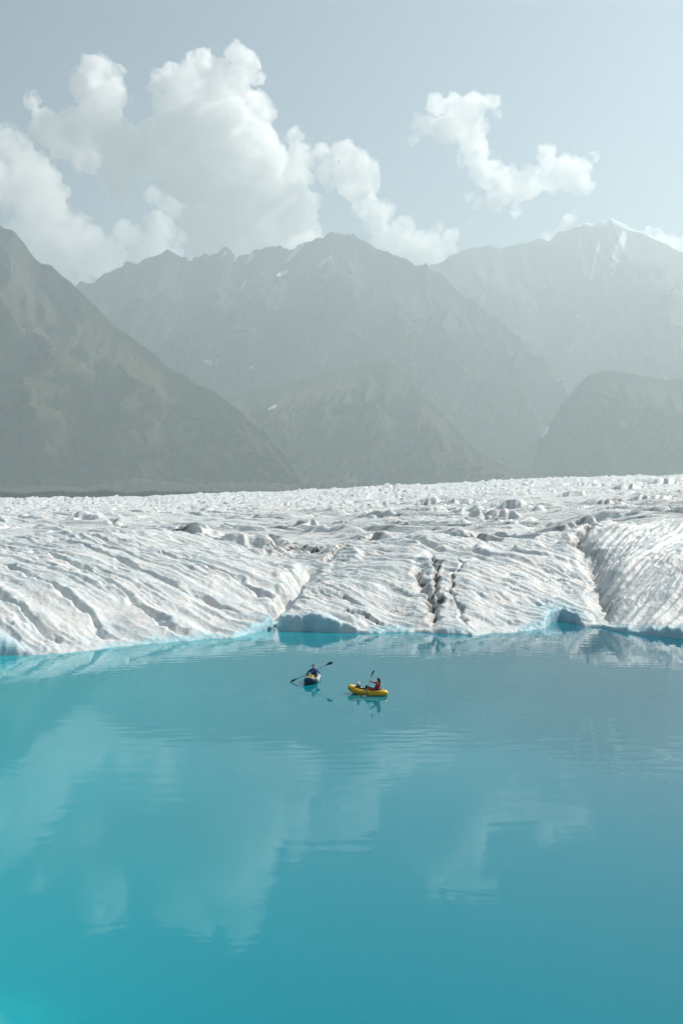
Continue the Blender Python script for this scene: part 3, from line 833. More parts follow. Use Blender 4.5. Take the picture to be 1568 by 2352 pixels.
def cushion(name, c, size, mat, root, tilt=0.0):
    """pillow-shaped block"""
    V, Fc = [], []
    n, m = 14, 9
    for i in range(m):
        v = math.pi * (i / (m - 1) - 0.5)
        for j in range(n):
            u = 2 * math.pi * j / n
            e = 0.55
            def sp(t_): return abs(t_) ** e * (1 if t_ >= 0 else -1)
            x, y, z = sp(math.cos(v)) * sp(math.cos(u)) * size[0], sp(math.cos(v)) * sp(math.sin(u)) * size[1], sp(math.sin(v)) * size[2]
            x, z = x * math.cos(tilt) - z * math.sin(tilt), x * math.sin(tilt) + z * math.cos(tilt)
            V.append((c[0] + x, c[1] + y, c[2] + z))
    for i in range(m - 1):
        for j in range(n):
            Fc.append((i * n + j, i * n + (j + 1) % n, (i + 1) * n + (j + 1) % n, (i + 1) * n + j))
    return mesh_obj(name, V, Fc, mat, root)

def empty(name, loc, rz):
    e = bpy.data.objects.new(name, None)
    scene.collection.objects.link(e)
    e.location = loc; e.rotation_euler = (0, 0, rz); e.empty_display_size = 0.2
    return e

def grab_loop(hull, root, th):
    p = hull.point(th, 0.5, 0.0)
    out = hull.frame(th)[2]; d = hull.frame(th)[1]
    pts = [p - d * 0.07, p - d * 0.06 + out * 0.05, p + out * 0.07 - Vector((0, 0, 0.02)), p + d * 0.06 + out * 0.05, p + d * 0.07]
    V, Fc = tube(pts, [0.010] * 5, 6)
    mesh_obj("grab_loop", V, Fc, M["black_webbing"], root)

def blade(name, base, tip, width, face, mat, root):
    """spoon-shaped paddle blade from base to tip"""
    b0, t0 = Vector(base), Vector(tip)
    ax = (t0 - b0); L = ax.length; ax.normalize()
    fn = (Vector(face) - ax * ax.dot(Vector(face))).normalized()
    sd = ax.cross(fn)
    prof = [(0.0, 0.10), (0.10, 0.22), (0.25, 0.55), (0.45, 0.88), (0.65, 1.0), (0.82, 0.92), (0.93, 0.68), (1.0, 0.30)]
    V, Fc = [], []
    for (q, w) in prof:
        for k, s in enumerate((-1, -0.5, 0, 0.5, 1)):
            cup = 0.030 * (s * s) - 0.035 * q * q
            for side in (1, -1):
                asym = 0.06 * s * q
                V.append(b0 + ax * (L * (q + asym)) + sd * (s * w * width / 2) + fn * (cup + side * (0.008 if abs(s) < 1 else 0.003)))
    for i in range(len(prof) - 1):
        for k in range(4):
            a = i * 10 + k * 2; b = a + 10
            Fc += [(a, a + 2, b + 2, b), (a + 1, b + 1, b + 3, a + 3)]
        for k in (0, 8):
            a = i * 10 + k; Fc.append((a, a + 10, a + 11, a + 1))
    for e in (0, (len(prof) - 1) * 10):
        for k in range(4):
            Fc.append((e + 2 * k, e + 2 * k + 1, e + 2 * k + 3, e + 2 * k + 2))
    return mesh_obj(name, V, Fc, mat, root)

def paddle(loc, rz, p0, p1, blade_len, width, face0, face1, shaft_mat, label):
    root = empty("paddle", loc, rz)
    a, b = Vector(p0), Vector(p1)
    d = (b - a).normalized()
    s0, s1 = a + d * blade_len * 0.93, b - d * blade_len * 0.93
    V, Fc = tube([s0, s0.lerp(s1, 0.5), s1], [0.017] * 3, 10)
    mesh_obj("shaft", V, Fc, M[shaft_mat], root)
    V, Fc = tube([s0.lerp(s1, 0.485), s0.lerp(s1, 0.515)], [0.021] * 2, 10)
    mesh_obj("ferrule", V, Fc, M["black_plastic"], root)
    for s in (s0, s1):
        e = s + (d if s is s0 else -d) * 0.10
        V, Fc = tube([s, e], [0.026, 0.022], 10)
        mesh_obj("collar", V, Fc, M["black_plastic"], root)
    blade("blade", a + d * blade_len, a, width, face0, M["black_plastic"], root)
    blade("blade", b - d * blade_len, b, width, face1, M["black_plastic"], root)
    return tag(root, label, "paddle", "kayak paddles")

def hand_bones(wrist, grip, axis, up):
    """a palm and five bent fingers closed round a shaft: axis = shaft direction, grip = point on the shaft"""
    w, g, ax = Vector(wrist), Vector(grip), Vector(axis).normalized()
    to = (g - w); to = (to - ax * to.dot(ax)).normalized()
    side = ax.cross(to)
    B = []
    palm = g - to * 0.035
    B.append((w, palm, 0.028, 0.034, "skin"))
    for k in range(4):
        o = ax * (0.033 - 0.022 * k)
        ln = (0.9, 1.0, 0.95, 0.8)[k]
        a = palm + o + side * 0.02
        b = g + o + side * 0.036 * ln
        c = g + o + to * 0.036 * ln + side * 0.012
        e = g + o + to * 0.020 - side * 0.026 * ln
        B += [(a, b, 0.0115, 0.0105, "skin"), (b, c, 0.0105, 0.0095, "skin"), (c, e, 0.0095, 0.0085, "skin")]
    t0 = palm + ax * 0.03 - side * 0.015
    t1 = g + ax * 0.050 - side * 0.030
    t2 = g + ax * 0.030 - side * 0.024 + to * 0.022
    B += [(t0, t1, 0.014, 0.012, "skin"), (t1, t2, 0.012, 0.010, "skin")]
    return B

def head_bones(c, fwd, s=1.0):
    c, f = Vector(c), Vector(fwd).normalized()
    u = Vector((0, 0, 1)); u = (u - f * u.dot(f)).normalized(); r = f.cross(u)
    P = lambda a, b, d: c + f * (a * s) + r * (b * s) + u * (d * s)
    B = [(P(-0.02, 0, 0.03), P(0.005, 0, 0.035), 0.088 * s, 0.084 * s, "skin"), (P(0.02, 0, -0.01), P(0.045, 0, -0.075), 0.066 * s, 0.040 * s, "skin"),
         (P(0.075, 0, 0.03), P(0.098, 0, -0.018), 0.010 * s, 0.015 * s, "skin"), (P(0.078, -0.02, -0.052), P(0.078, 0.02, -0.052), 0.011 * s, 0.011 * s, "skin"),
         (P(0.062, -0.035, 0.045), P(0.062, 0.035, 0.045), 0.022 * s, 0.022 * s, "skin")]
    for q in (-1, 1):
        B.append((P(-0.005, q * 0.083, 0.02), P(-0.01, q * 0.086, -0.018), 0.017 * s, 0.012 * s, "skin"))
    eyes = [P(0.080, q * 0.032, 0.018) for q in (-1, 1)]
    return B, eyes, P

def skin_mesh(bones, voxel):
    pts, rad = [], []
    for (a, b, r0, r1, l) in bones:
        a, b = Vector(a), Vector(b)
        n = max(2, int((b - a).length / (min(r0, r1) * 0.35)) + 1)
        for i in range(n):
            t = i / (n - 1)
            pts.append(a.lerp(b, t)); rad.append(r0 + (r1 - r0) * t)
    me = bpy.data.meshes.new("points")
    me.from_pydata(pts, [], [])
    at_ = me.attributes.new("rad", 'FLOAT', 'POINT'); at_.data.foreach_set("value", np.array(rad, np.float32))
    src = bpy.data.objects.new("points", me); scene.collection.objects.link(src)
    ng = bpy.data.node_groups.new("body_skin", 'GeometryNodeTree')
    ng.interface.new_socket("Geometry", in_out='INPUT', socket_type='NodeSocketGeometry')
    ng.interface.new_socket("Geometry", in_out='OUTPUT', socket_type='NodeSocketGeometry')
    N = ng.nodes.new; L = ng.links.new
    gi, go, m2p, p2v, v2m, an = N("NodeGroupInput"), N("NodeGroupOutput"), N("GeometryNodeMeshToPoints"), N("GeometryNodePointsToVolume"), N("GeometryNodeVolumeToMesh"), N("GeometryNodeInputNamedAttribute")
    an.data_type = 'FLOAT'; an.inputs[0].default_value = "rad"
    p2v.resolution_mode = 'VOXEL_SIZE'; p2v.inputs["Voxel Size"].default_value = voxel
    L(gi.outputs[0], m2p.inputs[0]); L(an.outputs[0], m2p.inputs["Radius"]); L(m2p.outputs[0], p2v.inputs[0]); L(an.outputs[0], p2v.inputs["Radius"]); L(p2v.outputs[0], v2m.inputs[0]); L(v2m.outputs[0], go.inputs[0])
    v2m.inputs["Threshold"].default_value = 0.15
    src.modifiers.new("skin", 'NODES').node_group = ng
    dg = bpy.context.evaluated_depsgraph_get()
    out = bpy.data.meshes.new_from_object(src.evaluated_get(dg), depsgraph=dg)
    bpy.data.objects.remove(src, do_unlink=True)
    return out

def person(loc, rz, bones, mats, label, group=None, voxel=0.0105):
    me = skin_mesh(bones, voxel)
    labels = list(mats)
    me.materials.clear()
    for l in labels:
        me.materials.append(M[mats[l]])
    n = len(me.polygons)
    ce = np.empty(n * 3, np.float32); me.polygons.foreach_get("center", ce); ce = ce.reshape(-1, 3)
    best = np.full(n, 1e9); idx = np.zeros(n, np.int32)
    for (a, b, r0, r1, l) in bones:
        a, b = np.array(a), np.array(b); d = b - a; l2 = max(d @ d, 1e-9)
        t = np.clip((ce - a) @ d / l2, 0, 1)
        ds = np.linalg.norm(ce - a - t[:, None] * d, axis=1) - (r0 + (r1 - r0) * t)
        m = ds < best
        best = np.where(m, ds, best); idx = np.where(m, labels.index(l), idx)
    me.polygons.foreach_set("material_index", idx.astype(np.int32))
    me.polygons.foreach_set("use_smooth", np.ones(n, bool))
    me.update()
    me.name = "person"
    o = bpy.data.objects.new("person", me); scene.collection.objects.link(o)
    o.location = loc; o.rotation_euler = (0, 0, rz)
    print("person", n)
    return tag(o, label, "person", group)

def skinned_part(name, bones, mat, parent, voxel=0.008):
    me = skin_mesh(bones, voxel)
    me.materials.clear(); me.materials.append(mat)
    me.polygons.foreach_set("use_smooth", np.ones(len(me.polygons), bool))
    o = bpy.data.objects.new(name, me); scene.collection.objects.link(o); o.parent = parent
    return o

def ball(name, c, r, mat, parent):
    V, Fc = tube([Vector(c) + Vector((0, 0, r * z)) for z in (-0.98, -0.6, 0, 0.6, 0.98)], [r * k for k in (0.2, 0.8, 1, 0.8, 0.2)], 8)
    return mesh_obj(name, V, Fc, mat, parent)

def cap_on(P, s, mat, parent, brim_fwd, name="hat", round_brim=False, brim_mat=None):
    V, Fc = [], []
    n = 18
    prof = [(0.101, 0.045), (0.103, 0.075), (0.095, 0.105), (0.07, 0.128), (0.03, 0.138), (0.002, 0.140)]
    for (r, z) in prof:
        for k in range(n):
            a = 2 * math.pi * k / n
            V.append(P(r * math.cos(a) * 1.08 - 0.008, r * math.sin(a) * 0.96, z))
    for i in range(len(prof) - 1):
        for k in range(n):
            Fc.append((i * n + k, i * n + (k + 1) % n, (i + 1) * n + (k + 1) % n, (i + 1) * n + k))
    Fc.append(tuple(range((len(prof) - 1) * n, len(prof) * n)))
    hat = mesh_obj(name, V, Fc, mat, parent)
    V, Fc = [], []
    rng_a = np.linspace(-math.pi, math.pi, 25) if round_brim else np.linspace(-1.25, 1.25, 13)
    for a in rng_a:
        ext = 0.055 if round_brim else 0.075 * math.cos(a * 0.95)
        r0, r1 = 0.100, 0.100 + ext
        for (r, z) in ((r0, 0.052), (r1, 0.036), (r1, 0.030), (r0, 0.046)):
            V.append(P(r * math.cos(a) * 1.08 - 0.008, r * math.sin(a) * 0.96, z))
    for i in range(len(rng_a) - 1):
        for q in range(4):
            Fc.append((4 * i + q, 4 * i + (q + 1) % 4, 4 * i + 4 + (q + 1) % 4, 4 * i + 4 + q))
    mesh_obj("brim", V, Fc, brim_mat or mat, hat)
    return hat

# ---- blue-grey raft, bow towards the viewer
bx, by, _ = at(717.5, 1565.0, ground_D(1565.0))
B_LOC = (float(bx), float(by), 0.0)
B_RZ = math.atan2(-0.985, -0.17)
blue = empty("packraft", B_LOC, B_RZ)
tag(blue, "grey packraft with dark navy bow pointing at the viewer", "packraft", "packrafts on the lake")
hb = Hull(2.62, 1.04, 0.185, 0.17, 0.05, 0.14)
hb.build(blue, "grey_raft_fabric", bow=1.15)
for x in (0.55, -0.55):
    for sd in (1, -1):
        hb.strap(blue, x, sd)
grab_loop(hb, blue, 0.0)
cushion("seat", (-0.38, 0, 0.14), (0.20, 0.24, 0.07), M["dark_floor_fabric"], blue)
cushion("backrest", (-0.62, 0, 0.33), (0.07, 0.25, 0.17), M["dark_floor_fabric"], blue, 0.25)
hb.disc(blue, "valve", -0.95, 1, 0.5, 0.035, "black_plastic")
hb.disc(blue, "side_patch", -0.25, 1, 0.15, 0.09, "navy_raft_fabric", 16, sx=2.2)

# dry bag on the bow, between his knees
bag = empty("dry_bag", (B_LOC[0], B_LOC[1], 0.0), B_RZ)
tag(bag, "bright yellow dry bag lying in the bow of the grey raft", "bag")
cushion("body", (0.50, -0.02, 0.31), (0.17, 0.26, 0.20), M["yellow_bag_fabric"], bag, 0.2)
V, Fc = tube([(0.50, -0.20, 0.48), (0.52, -0.02, 0.53), (0.50, 0.16, 0.48)], [0.028, 0.034, 0.028], 8)
mesh_obj("rolled_closure", V, Fc, M["yellow_bag_fabric"], bag)
V, Fc = tube([(0.685, -0.02, 0.22), (0.66, -0.02, 0.40), (0.54, -0.02, 0.525), (0.36, -0.02, 0.50)], [0.016] * 4, 6)
mesh_obj("strap", V, Fc, M["black_webbing"], bag)

# his paddle: lower blade on the water at the left of the picture, upper blade raised on the right
def to_local(w, loc, rz):
    v = Vector(w) - Vector(loc)
    c, s = math.cos(-rz), math.sin(-rz)
    return Vector((v.x * c - v.y * s, v.x * s + v.y * c, v.z))
D_p = by - 0.32
pa = to_local(at(667.5, 1568.0, D_p), B_LOC, B_RZ)
pb = to_local(at(763.5, 1521.0, D_p + 0.25), B_LOC, B_RZ)
pa.z = max(pa.z, 0.02)
paddle(B_LOC, B_RZ, pa, pb, 0.50, 0.20, (0.6, 0, 1), (1, -0.3, 0.5), "grey_shaft", "double paddle held slantwise across the chest by the man in blue")
pd = (pb - pa).normalized()
def on_shaft(a, b, y):
    return a.lerp(b, (y - a.y) / (b.y - a.y))
g_r, g_l = on_shaft(pa, pb, -0.38), on_shaft(pa, pb, 0.27)
hc = Vector((-0.33, 0.0, 0.945))
HB, eyes, P = head_bones(hc, (1, 0.10, -0.05), 1.08)
bones = [((-0.42, 0, 0.30), (-0.46, 0, 0.48), 0.165, 0.155, "jacket"), ((-0.46, 0, 0.48), (-0.44, 0, 0.66), 0.155, 0.150, "jacket"),
         ((-0.44, -0.19, 0.70), (-0.44, 0.19, 0.70), 0.088, 0.088, "jacket"), ((-0.46, -0.09, 0.56), (-0.46, 0.09, 0.56), 0.13, 0.13, "jacket"),
         ((-0.44, 0, 0.76), (-0.36, 0, 0.88), 0.062, 0.056, "skin"),
         ((-0.44, -0.09, 0.27), (-0.40, 0.09, 0.27), 0.13, 0.13, "trousers")] + HB
for sd, g, el in ((-1, g_r, Vector((-0.30, -0.42, 0.50))), (1, g_l, Vector((-0.22, 0.44, 0.55)))):
    sh = Vector((-0.44, 0.21 * sd, 0.70))
    wr = g + (el - g).normalized() * 0.085
    bones += [(sh, el, 0.075, 0.056, "jacket"), (el, wr, 0.055, 0.037, "jacket")] + hand_bones(wr, g, pd * (1 if sd > 0 else -1), (0, 0, 1))
    kn = Vector((0.14, 0.31 * sd, 0.46)); ft = Vector((0.55, 0.24 * sd, 0.16))
    bones += [((-0.40, 0.10 * sd, 0.27), kn, 0.105, 0.072, "trousers"), (kn, ft, 0.068, 0.045, "trousers"), (ft, ft + Vector((0.14, 0, 0.05)), 0.045, 0.038, "shoe")]
man = person(B_LOC, B_RZ, bones, {"jacket": "blue_jacket", "trousers": "brown_trousers", "skin": "skin", "shoe": "black_plastic"}, "person in blue jacket and cap paddling the grey raft towards the viewer", "people in the rafts")
for e in eyes:
    ball("eye", e, 0.012, M["eye"], man)
hat = cap_on(P, 1.0, M["khaki_cloth"], man, None, brim_mat=M["cream_cloth"])
skinned_part("hair", [(P(-0.05, -0.07, 0.01), P(-0.05, 0.07, 0.01), 0.055, 0.055, "h"), (P(-0.06, 0, 0.0), P(-0.07, 0, -0.04), 0.06, 0.05, "h")], M["dark_hair"], man)
skinned_part("beard", [(P(0.05, -0.05, -0.07), P(0.075, 0, -0.085), 0.026, 0.028, "h"), (P(0.05, 0.05, -0.07), P(0.075, 0, -0.085), 0.026, 0.028, "h"), (P(0.07, 0, -0.08), P(0.06, 0, -0.11), 0.026, 0.02, "h")], M["dark_hair"], man)

# ---- yellow raft, bow to the left and away
yx, yy, _ = at(845.0, 1594.5, ground_D(1594.5))
Y_LOC = (float(yx), float(yy), 0.0)
Y_RZ = math.atan2(0.40, -0.915)
yel = empty("packraft", Y_LOC, Y_RZ)
tag(yel, "yellow two-person packraft seen from its side", "packraft", "packrafts on the lake")
hy = Hull(2.68, 0.98, 0.19, 0.20, 0.03, 0.135)
hy.build(yel, "yellow_raft_fabric")
for x in (0.92, -0.10):
    for sd in (1, -1):
        hy.strap(yel, x, sd)
hy.disc(yel, "bow_patch", 1.06, 1, 0.05, 0.075, "print_black", 4)
hy.disc(yel, "valve", -0.86, 1, 0.75, 0.042, "red_valve")
hy.disc(yel, "stern_patch", -1.14, 0.985, 0.1, 0.05, "print_black", 12, sx=0.5)
grab_loop(hy, yel, 0.0)
hy.text(yel, "A", 0.68, 1, -0.30, 0.19, "print_black")
hy.text(yel, "KOKOPELLI", 0.50, 1, -0.28, 0.105, "print_black")
cushion("seat", (-0.45, 0, 0.14), (0.20, 0.22, 0.07), M["dark_floor_fabric"], yel)
cushion("backrest", (-0.74, 0, 0.32), (0.07, 0.24, 0.16), M["dark_floor_fabric"], yel, 0.35)
cushion("seat", (0.66, 0, 0.15), (0.17, 0.2, 0.07), M["dark_floor_fabric"], yel)

# her paddle: nearly upright, lower blade in the water beside the raft
pt = to_local(at(858.7, 1539.0, yy - 0.05), Y_LOC, Y_RZ)
pw = to_local(at(837.0, 1598.5, ground_D(1598.5)), Y_LOC, Y_RZ)
pu = (pt - pw).normalized()
pend = pw - pu * 0.42
paddle(Y_LOC, Y_RZ, pend, pt, 0.46, 0.19, (1, 0.4, 0), (0.55, 0.8, 0.2), "pale_shaft", "double paddle held upright by the person in red, blade in water")
def along(z):
    return pw.lerp(pt, (z - pw.z) / (pt.z - pw.z))
g_low, g_up = along(0.44), along(0.86)
hc = Vector((-0.70, -0.02, 0.955))
HB, eyes, P = head_bones(hc, (1, -0.35, -0.08), 1.02)
bones = [((-0.47, 0, 0.27), (-0.58, 0, 0.46), 0.165, 0.155, "jacket"), ((-0.58, 0, 0.46), (-0.70, 0, 0.66), 0.155, 0.145, "jacket"),
         ((-0.70, -0.165, 0.70), (-0.70, 0.165, 0.70), 0.092, 0.092, "jacket"), ((-0.72, 0, 0.76), (-0.71, 0, 0.88), 0.054, 0.050, "skin"),
         ((-0.46, -0.09, 0.25), (-0.46, 0.09, 0.25), 0.125, 0.125, "trousers")] + HB
for sd, g, el in ((1, g_low, Vector((-0.50, 0.36, 0.38))), (-1, g_up, Vector((-0.42, -0.14, 0.74)))):
    sh = Vector((-0.70, 0.18 * sd, 0.69))
    wr = g + (el - g).normalized() * 0.085
    bones += [(sh, el, 0.080, 0.062, "jacket"), (el, wr, 0.058, 0.040, "jacket")] + hand_bones(wr, g, pu, (0, 0, 1))
for sd, kx, kz in ((1, -0.02, 0.50), (-1, 0.17, 0.48)):
    kn = Vector((kx, 0.13 * sd, kz)); ft = Vector((0.34 + 0.05 * sd, 0.12 * sd, 0.15))
    bones += [((-0.44, 0.09 * sd, 0.25), kn, 0.098, 0.068, "trousers"), (kn, ft, 0.066, 0.044, "trousers"), (ft, ft + Vector((0.13, 0, 0.05)), 0.042, 0.036, "trousers")]
woman = person(Y_LOC, Y_RZ, bones, {"jacket": "red_jacket", "trousers": "black_trousers", "skin": "skin"}, "person in red jacket with long hair paddling in the yellow raft", "people in the rafts")
for e in eyes:
    ball("eye", e, 0.011, M["eye"], woman)
skinned_part("hair", [(P(-0.03, 0, 0.05), P(0.0, 0, 0.06), 0.098, 0.092, "h"), (P(-0.055, 0, 0.0), P(-0.07, 0.02, -0.09), 0.085, 0.065, "h"), (P(-0.075, 0.02, -0.09), P(-0.09, 0.03, -0.24), 0.058, 0.025, "h"),
    (P(-0.02, 0.07, 0.02), P(-0.03, 0.075, -0.08), 0.035, 0.03, "h"), (P(-0.02, -0.07, 0.02), P(-0.03, -0.075, -0.08), 0.035, 0.03, "h")], M["brown_hair"], woman)

# child in the bow, facing the viewer
HB, eyes, P = head_bones((0.66, 0.03, 0.615), (-0.35, 0.9, -0.1), 0.88)
bones = [((0.68, 0, 0.27), (0.68, 0, 0.40), 0.115, 0.105, "vest"), ((0.68, 0, 0.40), (0.67, 0, 0.47), 0.105, 0.085, "vest"), ((0.79, -0.02, 0.45), (0.55, 0.02, 0.45), 0.055, 0.055, "jacket"),
         ((0.67, 0.0, 0.49), (0.665, 0.01, 0.57), 0.042, 0.042, "skin"), ((0.74, 0, 0.26), (0.60, 0, 0.26), 0.10, 0.10, "trousers")] + HB
for sd, hx in ((1, 0.75), (-1, 0.50)):
    sh = Vector((0.675 + 0.12 * sd, 0, 0.45)); el = Vector((0.675 + 0.17 * sd, 0.08, 0.34)); wr = Vector((hx, 0.20, 0.37))
    bones += [(sh, el, 0.048, 0.038, "jacket"), (el, wr, 0.036, 0.026, "jacket")]
    g = wr + Vector((0.0, 0.06, 0.0))
    bones += [(a, b, r0 * 0.85, r1 * 0.85, l) for (a, b, r0, r1, l) in hand_bones(wr, g, Vector((1, 0, 0)), (0, 0, 1))]
for sd in (1, -1):
    kn = Vector((0.36 + 0.06 * sd, 0.10 + 0.05 * sd, 0.36)); ft = Vector((0.24, 0.12 + 0.10 * sd, 0.14))
    bones += [((0.62 + 0.03 * sd, 0.02 * sd, 0.25), kn, 0.072, 0.052, "trousers"), (kn, ft, 0.050, 0.034, "trousers"), (ft, ft + Vector((-0.08, 0.02, 0.03)), 0.034, 0.028, "trousers")]
child = person(Y_LOC, Y_RZ, bones, {"vest": "teal_vest", "jacket": "navy_jacket", "trousers": "black_trousers", "skin": "skin"}, "child in pale sun hat sitting in the bow of the yellow raft", "people in the rafts", voxel=0.0095)
for e in eyes:
    ball("eye", e, 0.010, M["eye"], child)
cap_on(P, 0.88, M["cream_cloth"], child, None, round_brim=True)

# splash where her blade enters the water
w0 = Matrix.Rotation(Y_RZ, 4, 'Z') @ pw + Vector(Y_LOC)
R = np.random.default_rng(4)
B = []
for k in range(46):
    a = R.uniform(0, 6.28); r = abs(R.normal(0, 0.11))
    c = Vector((w0.x + r * 1.5 * math.cos(a), w0.y - 0.10 + r * math.sin(a), R.uniform(0.0, 0.03)))
    B.append((c, c + Vector((R.normal(0, 0.03), R.normal(0, 0.02), R.uniform(0, 0.03))), R.uniform(0.010, 0.022), 0.008, "f"))
me = skin_mesh(B, 0.006); me.materials.clear(); me.materials.append(M["foam"])
sp = bpy.data.objects.new("splash", me); scene.collection.objects.link(sp)
tag(sp, "white splash of water round the dipped paddle blade", "splash", kind="stuff")
# ------------------------------------------------------------------ clouds (beyond the haze)
def cloud_material(name, density, g=0.55):
    t = NT(name)
    v = t.n("VolumePrincipled")
    co = t.coords()
    n = t.noise(co, 0.0042, 6.0, 0.66, 0.5)
    d = t.math('MULTIPLY', t.ramp(n, 0.37, 0.62), density)
    t.set(v, Color=(0.999, 0.999, 0.999, 1), Density=d, Anisotropy=g)
    t.t.links.new(v.outputs[0], t.out.inputs["Volume"])
    return t.m

def cloud(blobs, D, mat, label, seed, voxel=22.0, depth=0.8, kids=26, wisp=0.9):
    """a heap of billows: photo circles (x, y, r) at a distance, each carrying smaller and smaller billows; joined into one closed skin"""
    R = np.random.default_rng(seed)
    pts, rad = [], []
    for (x, y, r) in blobs:
        rr = r * D / F
        d = D + R.uniform(-1, 1) * rr * depth
        c = np.array(at(x, y, d))
        pts.append(c); rad.append(rr * 0.88)
        for _ in range(kids):
            v = R.normal(size=3); v /= np.linalg.norm(v)
            v[2] = abs(v[2]) if R.random() < 0.35 else v[2]
            r1 = rr * (0.14 + 0.30 * R.random() ** 1.6)
            c1 = c + v * (rr * 0.80)
            pts.append(c1); rad.append(r1)
            for _ in range(10):
                w = R.normal(size=3); w /= np.linalg.norm(w)
                if w @ v < -0.2:
                    continue
                r2 = r1 * R.uniform(0.25, 0.5)
                c2 = c1 + w * r1 * 0.9
                pts.append(c2); rad.append(r2)
    pts = np.array(pts); rad = np.array(rad)
    me = bpy.data.meshes.new("cloud_points")
    me.vertices.add(len(pts))
    me.vertices.foreach_set("co", pts.reshape(-1).astype(np.float32))
    a = me.attributes.new("rad", 'FLOAT', 'POINT')
    a.data.foreach_set("value", rad.astype(np.float32))
    src = bpy.data.objects.new("cloud_points", me)
    scene.collection.objects.link(src)
    ng = bpy.data.node_groups.new("cloud_skin", 'GeometryNodeTree')
    ng.interface.new_socket("Geometry", in_out='INPUT', socket_type='NodeSocketGeometry')
    ng.interface.new_socket("Geometry", in_out='OUTPUT', socket_type='NodeSocketGeometry')
    N = ng.nodes.new; L = ng.links.new
    gi, go = N("NodeGroupInput"), N("NodeGroupOutput")
    m2p = N("GeometryNodeMeshToPoints"); at_ = N("GeometryNodeInputNamedAttribute")
    at_.data_type = 'FLOAT'; at_.inputs[0].default_value = "rad"
    L(gi.outputs[0], m2p.inputs[0]); L(at_.outputs[0], m2p.inputs["Radius"])
    p2v = N("GeometryNodePointsToVolume")
    p2v.resolution_mode = 'VOXEL_SIZE'
    L(m2p.outputs[0], p2v.inputs[0])
    p2v.inputs["Voxel Size"].default_value = voxel
    L(at_.outputs[0], p2v.inputs["Radius"])
    v2m = N("GeometryNodeVolumeToMesh")
    v2m.inputs["Threshold"].default_value = 0.2
    L(p2v.outputs[0], v2m.inputs[0]); L(v2m.outputs[0], go.inputs[0])
    md = src.modifiers.new("skin", 'NODES'); md.node_group = ng
    dg = bpy.context.evaluated_depsgraph_get()
    new = bpy.data.meshes.new_from_object(src.evaluated_get(dg), depsgraph=dg)
    bpy.data.objects.remove(src, do_unlink=True)
    n = len(new.vertices)
    co = np.empty(n * 3, np.float32); new.vertices.foreach_get("co", co); co = co.reshape(-1, 3).astype(float)
    no = np.empty(n * 3, np.float32); new.vertex_normals.foreach_get("vector", no); no = no.reshape(-1, 3)
    s = voxel * 4
    disp = fbm(co[:, 0] / s + co[:, 1] / s * 0.7, co[:, 2] / s + co[:, 1] / s * 0.6, 3, seed, 0.6)
    s2 = voxel * 11
    disp = disp + 1.3 * fbm(co[:, 0] / s2 - co[:, 1] / s2 * 0.5, co[:, 2] / s2 + co[:, 1] / s2 * 0.8, 2, seed + 3, 0.5)
    co = co + no * (disp * voxel * wisp)[:, None]
    new.vertices.foreach_set("co", co.astype(np.float32).reshape(-1))
    new.polygons.foreach_set("use_smooth", np.ones(len(new.polygons), bool))
    new.update()
    new.name = "cloud"
    new.materials.clear(); new.materials.append(mat)
    o = bpy.data.objects.new("cloud", new)
    scene.collection.objects.link(o)
    print("cloud", label, len(new.polygons))
    return tag(o, label, "cloud", kind="stuff")

c_thick = cloud_material("cumulus_vapour", 0.0125)
c_soft = cloud_material("thin_vapour", 0.0085)

cloud([(545, 132, 34), (575, 150, 30), (588, 178, 22), (515, 150, 20), (470, 165, 46), (425, 188, 48), (380, 200, 38), (500, 230, 75), (560, 265, 62), (430, 255, 70), (595, 240, 30), (480, 330, 105), (590, 330, 55), (612, 270, 22),
       (600, 400, 80), (560, 430, 110), (470, 430, 95), (676, 318, 24), (690, 350, 26), (670, 400, 50), (640, 480, 78), (560, 530, 90), (690, 480, 46), (480, 545, 60), (640, 560, 70), (500, 610, 60),
       (712, 540, 30), (380, 330, 60), (340, 350, 66), (620, 620, 60), (730, 580, 34)], 15300, c_thick, "tall bright cumulus cloud heap above the central range", 5)
cloud([(215, 158, 36), (245, 180, 42), (200, 200, 46), (258, 222, 40), (230, 250, 56), (180, 290, 50), (115, 300, 46), (75, 232, 22), (90, 262, 16), (270, 325, 62), (200, 345, 54), (140, 335, 36),
       (270, 400, 44), (280, 450, 22)], 15000, c_thick, "rounded white cumulus tower on the left", 6)
cloud([(20, 340, 52), (60, 390, 60), (15, 430, 62), (90, 450, 70), (110, 525, 80), (50, 570, 66), (180, 570, 66), (240, 590, 58), (290, 535, 34), (150, 640, 60), (330, 575, 44), (365, 525, 40), (390, 478, 30),
       (352, 452, 22), (405, 545, 26), (372, 600, 40), (-60, 420, 80), (-90, 540, 90)], 12700, c_soft, "soft grey cloud bank low on the left", 7, voxel=28)
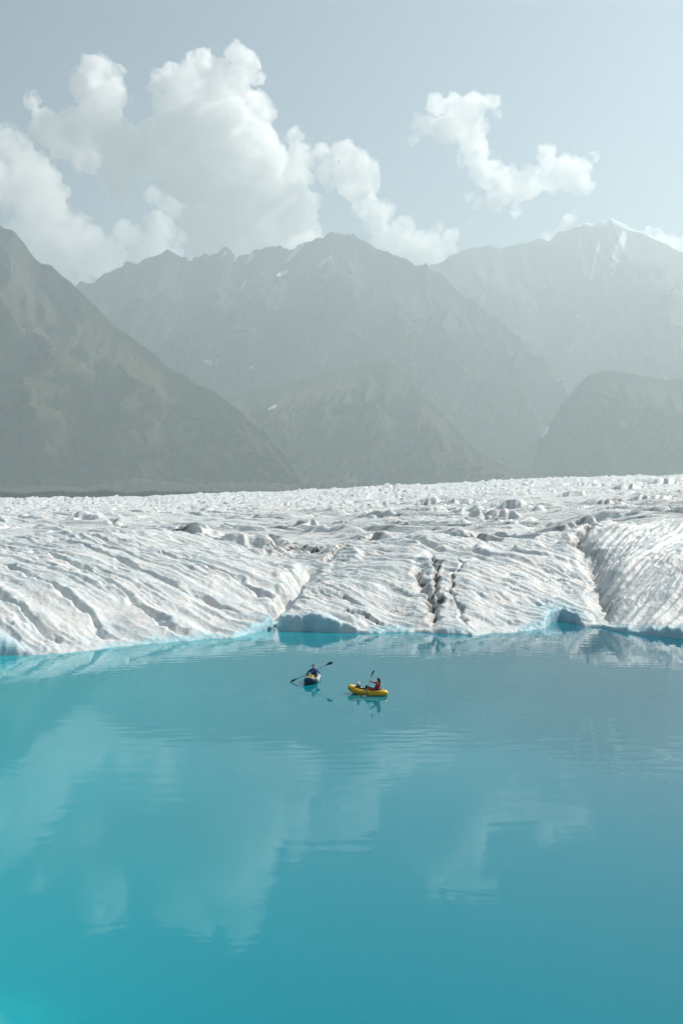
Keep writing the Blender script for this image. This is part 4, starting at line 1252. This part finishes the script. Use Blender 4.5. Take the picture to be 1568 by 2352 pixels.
cloud([(740, 352, 24), (790, 358, 38), (832, 382, 36), (850, 412, 28), (806, 418, 44), (758, 400, 34), (720, 370, 26), (836, 470, 36), (864, 510, 36), (900, 545, 42), (880, 490, 28), (950, 570, 46), (1000, 580, 42), (1032, 545, 22),
       (980, 600, 36), (1005, 525, 16), (930, 520, 26)], 15200, c_soft, "ragged white cloud trailing down to the saddle", 8, voxel=22)
cloud([(1000, 240, 26), (1040, 250, 34), (1090, 246, 34), (1130, 235, 22), (970, 288, 30), (1020, 300, 36), (950, 322, 16), (1078, 300, 40), (1084, 334, 38), (1055, 275, 40), (1140, 262, 14), (1090, 356, 36), (1120, 400, 40), (1160, 424, 40), (1210, 425, 40), (1260, 405, 40),
       (1300, 402, 40), (1250, 354, 26), (1330, 394, 34), (1362, 360, 14), (1342, 430, 22), (1078, 452, 14), (1100, 470, 18), (1136, 466, 26), (1184, 484, 16), (1080, 510, 10), (1320, 345, 8)], 14900, c_soft,
      "bright ragged white cloud in the upper right sky", 9, voxel=20)
cloud([(1250, 548, 18), (1290, 520, 14), (1305, 505, 18), (1320, 490, 12), (1275, 545, 18)], 14900, c_soft, "small white cloud puff left of the snowy summit", 10, voxel=20)
cloud([(1490, 535, 16), (1510, 545, 20), (1540, 560, 24), (1575, 570, 28), (1620, 590, 34)], 14900, c_thick, "small white cloud behind the snowy ridge on the right", 11, voxel=20)

# ------------------------------------------------------------------ haze
HX, HY0, HY1, HZ1 = 16000, -1600, 11300, 2520
t = NT("thin_haze")
v = t.n("VolumePrincipled")
t.set(v, Color=(0.765, 0.895, 0.925, 1), Density=1.4e-4, Anisotropy=0.40)
t.t.links.new(v.outputs[0], t.out.inputs["Volume"])
bm = bmesh.new()
bmesh.ops.create_cube(bm, size=1.0)
for w in bm.verts:
    w.co = (w.co.x * 2 * HX, HY0 + (w.co.y + 0.5) * (HY1 - HY0), GROUND_Z - 12 + (w.co.z + 0.5) * (HZ1 - GROUND_Z + 12))
me = bpy.data.meshes.new("haze"); bm.to_mesh(me); bm.free()
me.materials.append(t.m)
o = bpy.data.objects.new("haze", me); scene.collection.objects.link(o)
tag(o, "thin pale haze filling the whole valley", "haze", kind="stuff")
